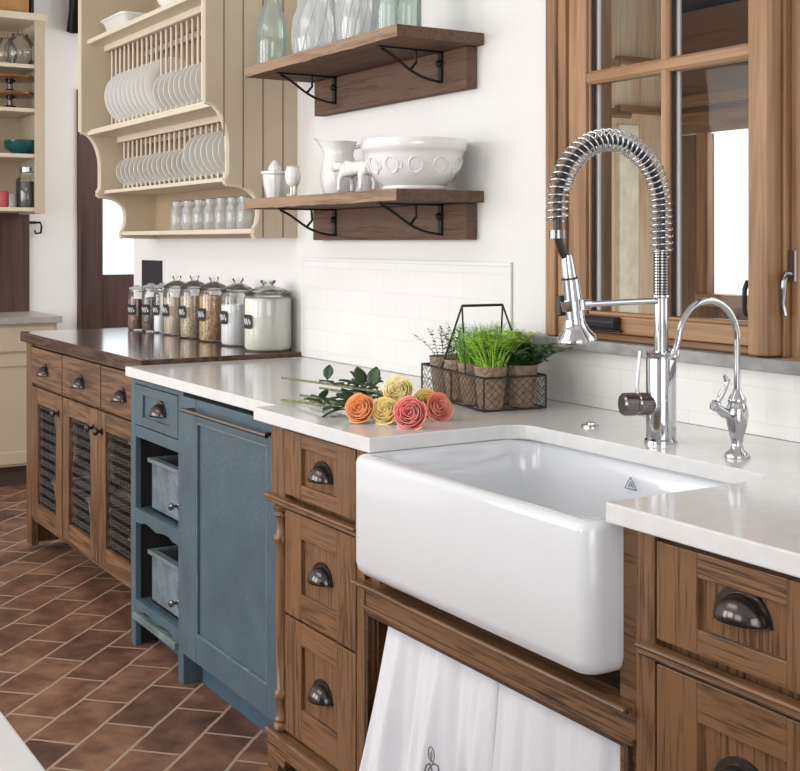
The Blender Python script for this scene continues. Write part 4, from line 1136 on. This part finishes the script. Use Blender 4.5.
glassware('glass_bottle', 'pale green glass bottle at the left end of the upper shelf', 'bottle', 272, 1.84, bt, GREENGL)
glassware('glass_jug', 'large swirled clear glass jug, second from the left on the upper shelf', 'jug', 317, 1.86, [(0, 0), (.070, 0), (.076, .01), (.082, .06), (.078, .13), (.062, .18), (.052, .22), (.056, .26)], WHITEGL, swirl=11)
glassware('glass_vase', 'milky ribbed glass vase in the middle of the upper shelf', 'vase', 357, 1.87, [(0, 0), (.050, 0), (.055, .008), (.062, .05), (.066, .12), (.058, .19), (.048, .24), (.052, .28)], WHITEGL, swirl=16)
bt2 = [(a*.62, b_*1.0) for a, b_ in bt]
glassware('glass_bottle', 'slim green glass bottle near the right end of the upper shelf', 'bottle', 388, 1.80, bt2, GREENGL)
glassware('glass_bottle', 'green tinted bottle standing farthest right on the upper shelf', 'bottle', 408, 1.86, [(a*.72, b_*1.0) for a, b_ in bt], GREENGL)

# ------------------------------------------------------------------ plate rack
XR, XLk = -3.990, -5.430
t = thing('plate_rack', 'tall cream painted wall plate rack with stepped curved sides', 'plate rack', (-4.7, 1.9, 1.344))
def cove(y0, z0, y1, z1, n=10):  # quarter curve from (y0,z0) going back then down to (y1,z1)
    return [(y0+(y1-y0)*math.sin(PI/2*i/n), z0+(z1-z0)*(1-math.cos(PI/2*i/n))) for i in range(n+1)]
prof = [(YB, 1.344), (YB, 2.75), (1.663, 2.75), (1.663, 1.825)]
prof += cove(1.663, 1.820, 1.752, 1.66)
prof += [(1.752, 1.575), (1.746, 1.560), (1.738, 1.548), (1.744, 1.536), (1.756, 1.534)]
prof += cove(1.775, 1.532, 1.868, 1.45, 8)
prof += [(1.868, 1.425), (1.862, 1.395), (1.850, 1.375), (1.846, 1.360), (1.855, 1.346)]
for xa, xb, nm in ((XR-.022, XR, 'side_panel'), (XLk, XLk+.022, 'side_panel')):
    sp = MB().prism(prof, 0, xa, xb).build(nm, CREAM, t, bevel=.002)
    # light painted front edge following the profile
    k = MB(); pr_ = prof[2:]
    for (a, b_), (c_, d_) in zip(pr_, pr_[1:]):
        k.tube([((xa+xb)/2, a, b_), ((xa+xb)/2, c_, d_)], .0105, 6)
    k.build('edge_trim', CREAML, sp, smooth=True)
    if xb == XR:
        k = MB()
        for y_ in (1.732, 1.805, 1.882, 1.961):
            zl = 1.346
            if y_ < 1.76: zl = 1.70
            elif y_ < 1.85: zl = 1.52
            k.box(xb, xb+.0012, y_-.0022, y_+.0022, zl, 2.75)
        k.build('plank_groove', plain('groove_shadow', (.20, .145, .09), .8), sp)
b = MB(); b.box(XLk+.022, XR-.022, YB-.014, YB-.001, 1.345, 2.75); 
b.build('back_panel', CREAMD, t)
def rshelf(y0, z1, th, name='shelf', m=CREAML, y1=YB-.014):
    return MB().box(XLk+.022, XR-.022, y0, y1, z1-th, z1).build(name, m, t, bevel=.003)
rshelf(1.690, 2.231, .020); rshelf(1.690, 1.822, .018); rshelf(1.768, 1.562, .016); rshelf(1.850, 1.378, .018)
def rail(y, z0, z1): return MB().box(XLk+.022, XR-.022, y-.010, y+.010, z0, z1).build('rail', CREAML, t, bevel=.003)
rail(1.775, 2.184, 2.211); rail(1.835, 1.778, 1.804); 
b = MB(); b.box(XLk+.022, XR-.022, 1.705, 1.720, 1.822, 1.832); b.build('rail', CREAML, t, bevel=.002)
dn = 25
d1 = MB().tube([(0, 0, 0), (0, 0, .33)], .0058, 8); d1o = None
base_d = None
def dowels(y, z0, z1, n=dn):
    proto = None
    for i in range(n):
        x = XLk+.05+(XR-XLk-.10)*i/(n-1)
        if proto is None:
            proto = MB().tube([(x, y, z0), (x, y, z1)], .0056, 8).build('dowel', CREAML, t, smooth=True); px0 = x
        else:
            c_ = proto.copy(); col.objects.link(c_); c_.parent = t; c_.location = (x-px0, 0, 0)
dowels(1.795, 1.823, 2.186); dowels(1.965, 1.823, 2.205, 24); dowels(1.852, 1.563, 1.778); dowels(1.955, 1.563, 1.80, 24)
rail(1.965, 2.18, 2.205); rail(1.955, 1.775, 1.80)
# plates standing in the rack
def plate_mesh(R_):
    k = MB(); k.lathe([(0, .000), (R_*.58, .000), (R_*.62, .003), (R_*.98, .014), (R_, .0165), (R_*.985, .0175), (R_*.62, .0065), (R_*.57, .004), (0, .004)], (0, 0, 0), 36, axis=(1, 0, 0))
    return k
def plates(R_, y, z, xs, name, label, group, lean=.08):
    first = None
    for x in xs:
        if first is None:
            o = plate_mesh(R_).build(name, CERAM, None, smooth=True, ang=50); first = o
        else:
            o = first.copy(); col.objects.link(o)
        o.location = (x, y, z+R_*math.cos(lean)+.002); o.rotation_euler = (0, -lean, 0)
        tag(o, label, 'plate', group)
sp_ = (XR-XLk-.10)/(dn-1)
X0 = XLk+.05+sp_/2
plates(.124, 1.850, 1.838, [X0+sp_*i for i in range(1, 11)], 'dinner_plate', 'large white dinner plate standing in the left half of the upper rack tier', 'dinner plates in the upper tier')
plates(.088, 1.830, 1.838, [X0+sp_*i for i in range(11, 23)], 'side_plate', 'white side plate standing in the right half of the upper rack tier', 'side plates in the upper tier')
plates(.064, 1.862, 1.576, [X0+sp_*i for i in range(0, 15)], 'saucer', 'small white saucer standing in the left part of the lower rack tier', 'saucers in the lower tier')
plates(.088, 1.872, 1.574, [X0+sp_*i for i in range(15, 23)], 'dessert_plate', 'white dessert plate standing in the right part of the lower rack tier', 'dessert plates in the lower tier')
# glass jars on the bottom shelf
g0 = None
for i in range(7):
    px = 178+i*11.2
    if g0 is None:
        g0 = thing('spice_jar', '', 'jar', (0, 0, 0), world=False)
        MB().lathe([(0, 0), (.028, 0), (.031, .006), (.031, .080), (.024, .094), (.024, .104)], (0, 0, 0), 18).build('jar_glass', WHITEGL, g0, smooth=True, ang=50)
        MB().lathe([(0, .104), (.027, .104), (.027, .120), (.020, .124), (0, .124)], (0, 0, 0), 18).build('lid', WHITEGL, g0, smooth=True, ang=50)
        o = g0
    else: o = copy_tree(g0)
    o.location = (PX(px, 1.915), 1.915, 1.379)
    tag(o, 'small clear glass jar in the row on the bottom shelf of the plate rack', 'jar', 'glass jars on the bottom rack shelf')
# tray and bowl on top
k = MB(); lo = []
for ins, z in ((.03, 0), (.022, .004), (.008, .050), (-.004, .058), (-.004, .064), (.004, .064), (.014, .052), (.030, .010)):
    lo.append(rrect(-.15+ins, .15-ins, -.09+ins, .09-ins, .03, z, 5))
k.loft(lo)
o = k.build('baking_dish', CERAM, None, smooth=True, ang=50); o.location = (PX(131, 1.80), 1.80, 2.232); tag(o, 'white rectangular baking dish on top of the plate rack', 'dish')
k = MB().lathe([(0, 0), (.05, 0), (.055, .01), (.10, .06), (.115, .10), (.110, .10), (.09, .055), (0, .012)], (0, 0, 0), 32)
o = k.build('serving_bowl', CERAM, None, smooth=True, ang=60); o.location = (PX(183, 1.86), 1.86, 2.232); tag(o, 'white bowl on top of the plate rack, right of the baking dish', 'bowl')

# ------------------------------------------------------------------ far end: cream units, door
d = bpy.data.objects.new('door_1', None); col.objects.link(d); d['kind'] = 'structure'; d.location = (XF, 2.6, 0); d['_w'] = 1
k = MB(); k.box(XF-.09, XF-.03, 2.25, 2.405, 0, 2.2); k.box(XF-.09, XF-.03, 2.86, 3.04, 0, 2.2); k.box(XF-.09, XF-.03, 2.405, 2.86, 0, 1.13); k.box(XF-.09, XF-.03, 2.405, 2.86, 2.02, 2.2)
k.build('door_leaf', DOORW[2], d, bevel=.004)
k = MB(); k.box(XF-.12, XF+.015, 2.235, 2.255, 0, 2.25); k.box(XF-.12, XF+.015, 3.03, 3.055, 0, 2.25); k.box(XF-.12, XF+.015, 2.25, 3.03, 2.19, 2.25)
k.build('door_casing', DOORW[2], d, bevel=.003)
MB().box(XF-.062, XF-.058, 2.405, 2.86, 1.13, 2.02).build('door_pane', PANE, d)
k = MB(); k.box(XF+.001, XF+.02, 1.3, 1.945, .92, 1.50)
o = k.build('splash_board', DOORW[2], None, off=(XF, 1.6, .93)); tag(o, 'dark brown board on the wall between cream counter and cream shelf unit', 'board')
t = thing('cream_base_cabinet', 'cream panelled base cabinet at the far left end of the room', 'cabinet', (-7.0, 1.5, 0))
b = MB(); b.box(-7.34, -6.80, .6, 1.955, .11, .885); b.build('carcass', CREAM, t, bevel=.002)
MB().box(-7.3, -6.86, .6, 1.94, 0, .11).build('toe_board', plain('toe_brown', (.07, .045, .035), .7), t)
b = MB()
for ya, yb_ in ((.62, 1.26), (1.28, 1.94)):
    b = MB(); b.box(-6.80, -6.782, ya, yb_, .735, .868); b.build('drawer', CREAM, t, bevel=.003)
    b = MB(); b.box(-6.80, -6.782, ya, ya+.07, .125, .72); b.box(-6.80, -6.782, yb_-.07, yb_, .125, .72); b.box(-6.80, -6.7825, ya+.07, yb_-.07, .125, .19); b.box(-6.80, -6.7825, ya+.07, yb_-.07, .655, .72)
    dd = b.build('door', CREAM, t, bevel=.002)
    b = MB(); b.box(-6.80, -6.792, ya+.07, yb_-.07, .19, .655)
    b.build('recessed_panel', CREAM, dd)
o = MB().box(-7.349, -6.765, .58, 1.975, .885, .921).build('cream_cabinet_top', plain('grey_stone', (.42, .38, .35), .35, var=.12, scale=20), None, off=(-7, 1.5, .885), bevel=.003)
tag(o, 'grey stone top on the cream cabinet at the far left', 'worktop')
t = thing('shelf_unit', 'cream open shelf unit mounted on the far wall, left picture edge', 'shelf', (-7.1, 1.5, 1.48))
xa, xb = -7.349, -6.90
b = MB(); b.box(xa, xb, 1.885, 1.915, 1.49, 2.60); b.box(xb-.02, xb+.002, 1.862, 1.917, 1.49, 2.60); b.build('side_panel', CREAM, t, bevel=.002)
b = MB(); b.box(xa, xb, .80, .83, 1.49, 2.60); b.build('side_panel', CREAM, t, bevel=.002)
MB().box(xa, xa+.012, .83, 1.885, 1.49, 2.60).build('back_panel', CREAM, t)
for z in (1.500, 1.798, 2.052, 2.296): MB().box(xa+.012, xb-.01, .83, 1.862, z, z+.022).build('shelf', CREAML, t, bevel=.002)
MB().box(xa, xb+.02, .79, 1.925, 2.56, 2.60).build('cornice', CREAML, t, bevel=.004)
def PXx(px, x):
    t_ = (px-400)/F; return -x*(fS+t_*fC)/(fC-t_*fS)
xs_ = -7.02
# items on the far shelves
for px, w_, lab, zz, hh in ((20, .085, 'large round clear glass jar on the top shelf of the cream unit', 2.319, .20), (6, .06, 'smaller clear glass jar at the left edge of the cream unit top shelf', 2.319, .17)):
    k = MB().lathe([(0, 0), (w_*.7, 0), (w_, hh*.25), (w_, hh*.55), (w_*.6, hh*.8), (w_*.5, hh*.84), (w_*.55, hh*.88), (w_*.2, hh*.92), (w_*.15, hh), (0, hh)], (0, 0, 0), 24)
    o = k.build('glass_jar', GLASS, None, smooth=True, ang=50); o.location = (xs_, PXx(px, xs_), zz); tag(o, lab, 'jar')
for z, lab in ((2.076, 'copper coloured cake stand, lower of the stacked pair'), (2.166, 'copper coloured cake stand resting on top of the other one')):
    t = thing('cake_stand', lab, 'cake stand', (xs_, PXx(10, xs_), z), world=False, group='cake stands')
    MB().lathe([(0, 0), (.05, 0), (.045, .008), (.016, .02), (.014, .05), (.03, .066), (0, .067)], (0, 0, 0), 20).build('foot', CHROMED, t, smooth=True)
    MB().lathe([(0, .067), (.125, .069), (.135, .078), (.133, .088), (.129, .086), (.12, .076), (0, .074)], (0, 0, 0), 28).build('plate', COPPER, t, smooth=True)
k = MB().lathe([(0, 0), (.05, 0), (.055, .008), (.095, .035), (.10, .075), (.096, .078), (.09, .04), (0, .012)], (0, 0, 0), 28)
o = k.build('teal_bowl', TEAL, None, smooth=True, ang=50); o.location = (xs_, PXx(22, xs_), 1.822); tag(o, 'dark teal glazed bowl on the cream shelf unit', 'bowl')
t = thing('preserve_jar', 'clear jar of dark purple preserves on the lowest shelf of the cream unit', 'jar', (xs_, PXx(28, xs_), 1.524), world=False)
MB().lathe([(0, 0), (.062, 0), (.066, .01), (.066, .15), (.045, .18), (.045, .20)], (0, 0, 0), 24).build('jar_glass', GLASS, t, smooth=True, ang=50)
MB().lathe([(0, .005), (.061, .006), (.061, .145), (0, .145)], (0, 0, 0), 24).build('contents', JAM, t, smooth=True, ang=50)
MB().lathe([(0, .20), (.05, .20), (.052, .225), (0, .23)], (0, 0, 0), 24).build('lid', CHROME, t, smooth=True, ang=50)
k = MB().lathe([(0, 0), (.035, 0), (.038, .01), (.038, .08), (.03, .09), (0, .09)], (0, 0, 0), 20)
o = k.build('candle_jar', PINK, None, smooth=True, ang=50); o.location = (xs_, PXx(2, xs_), 1.524); tag(o, 'small pink jar at the left edge of the lowest cream shelf', 'jar')
k = MB().lathe([(0, 0), (.030, 0), (.030, .07), (.027, .075), (0, .075)], (0, 0, 0), 20)
o = k.build('glass_tumbler', WHITEGL, None, smooth=True, ang=50); o.location = (xs_, PXx(11, xs_), 1.524); tag(o, 'small clear tumbler between pink jar and preserve jar', 'glass')
t = thing('wooden_box', 'light wooden box on top of the cream shelf unit', 'box', (-7.05, 1.45, 2.601))
MB().box(-7.2, -6.93, 1.10, PXx(29, -6.93), 2.601, 2.75).build('box_body', plain('light_box', (.42, .22, .08), .5, var=.2, scale=10), t, bevel=.003)
MB().box(-7.25, -6.94, PXx(31, -6.94), PXx(34, -6.94), 2.601, 2.80).build('dark_book', RUBBER, t).name = 'dark_end'
k = MB(); yh = PXx(36, XF); k.tube([(XF+.003, yh-.03, 1.445), (XF+.02, yh+.02, 1.445), (XF+.03, yh+.025, 1.42), (XF+.03, yh+.02, 1.385), (XF+.03, yh-.01, 1.38), (XF+.03, yh-.015, 1.40)], .0065, 8)
k.box(XF, XF+.006, yh-.05, yh+.0, 1.437, 1.453)
o = k.build('wall_hook', IRON, None, off=(XF, yh, 1.41), smooth=True, ang=40); tag(o, 'small black iron hook on the white wall under the cream shelf unit', 'hook')
k = MB(); yc = PXx(77, XF+.05)
k.grid(lambda u, v: (XF+.06+.02*math.sin(u*9+v*2), yc+.06*(u-.5)*2*(1+.1*math.sin(v*7)), 3.0-.42*v), 16, 16)
k.tube([(XF, yc, 2.95), (XF+.06, yc, 2.95)], .008, 6)
o = k.build('hanging_cloth', TWINE, None, off=(XF+.05, yc, 2.5), smooth=True, solid=.02); tag(o, 'dark brown cloth hanging on the wall beside the plate rack', 'cloth')

# ------------------------------------------------------------------ island at lower left
t = thing('kitchen_island', 'pale stone topped island corner at the lower left picture edge', 'island', (-1.6, -.2, 0))
MB().box(-2.3, -.60, -.62, .268, .885, .920).build('island_top', QUARTZ, t, bevel=.003)
MB().box(-2.2, -.72, -.55, .18, 0, .885).build('island_body', CREAM, t, bevel=.003)

# ------------------------------------------------------------------ light
wd = bpy.data.worlds.new('world'); scene.world = wd; wd.use_nodes = True
bg = wd.node_tree.nodes['Background']; bg.inputs[0].default_value = (.92, .96, 1.0, 1); bg.inputs[1].default_value = 1.5
def area(name, loc, size, sy, energy, target, color=(1, 1, 1)):
    l = bpy.data.lights.new(name, 'AREA'); l.shape = 'RECTANGLE'; l.size = size; l.size_y = sy; l.energy = energy; l.color = color
    o = bpy.data.objects.new(name, l); col.objects.link(o); o.location = loc
    o.rotation_euler = (Vector(target)-Vector(loc)).to_track_quat('-Z', 'Y').to_euler(); return o
# daylight through the three unseen windows behind the viewer, plus fill added from the right
for x, e_ in ((-5.8, 50), (-3.7, 42), (-1.5, 18)):
    area('unseen_daylight', (x, -2.75, 1.7), 1.5, 1.8, e_, (x+.3, 2, 1.2), (1, .99, .98))
area('unseen_daylight', (1.95, -.5, 1.7), 2.0, 1.6, 22, (-3, .6, 1.5), (1, .99, .98))  # unseen light added at the right to brighten the plates in the rack
area('ceiling_fill', (-3.2, -.6, 2.95), 2.2, 1.0, 18, (-3.2, -.4, 0), (1, .97, .92))  # broad fill light added under the ceiling, no actual lamp fitting
area('passage_daylight', (-6.6, 3.3, 2.0), .9, 1.4, 16, (-7.0, 2.0, 1.2), (1, .99, .97))

vs_ = scene.view_settings
vs_.view_transform = 'Standard'; vs_.look = 'None'; vs_.gamma = 1; vs_.use_curve_mapping = False; vs_.exposure = 0.30
for o in bpy.data.objects:
    if '_w' in o: del o['_w']
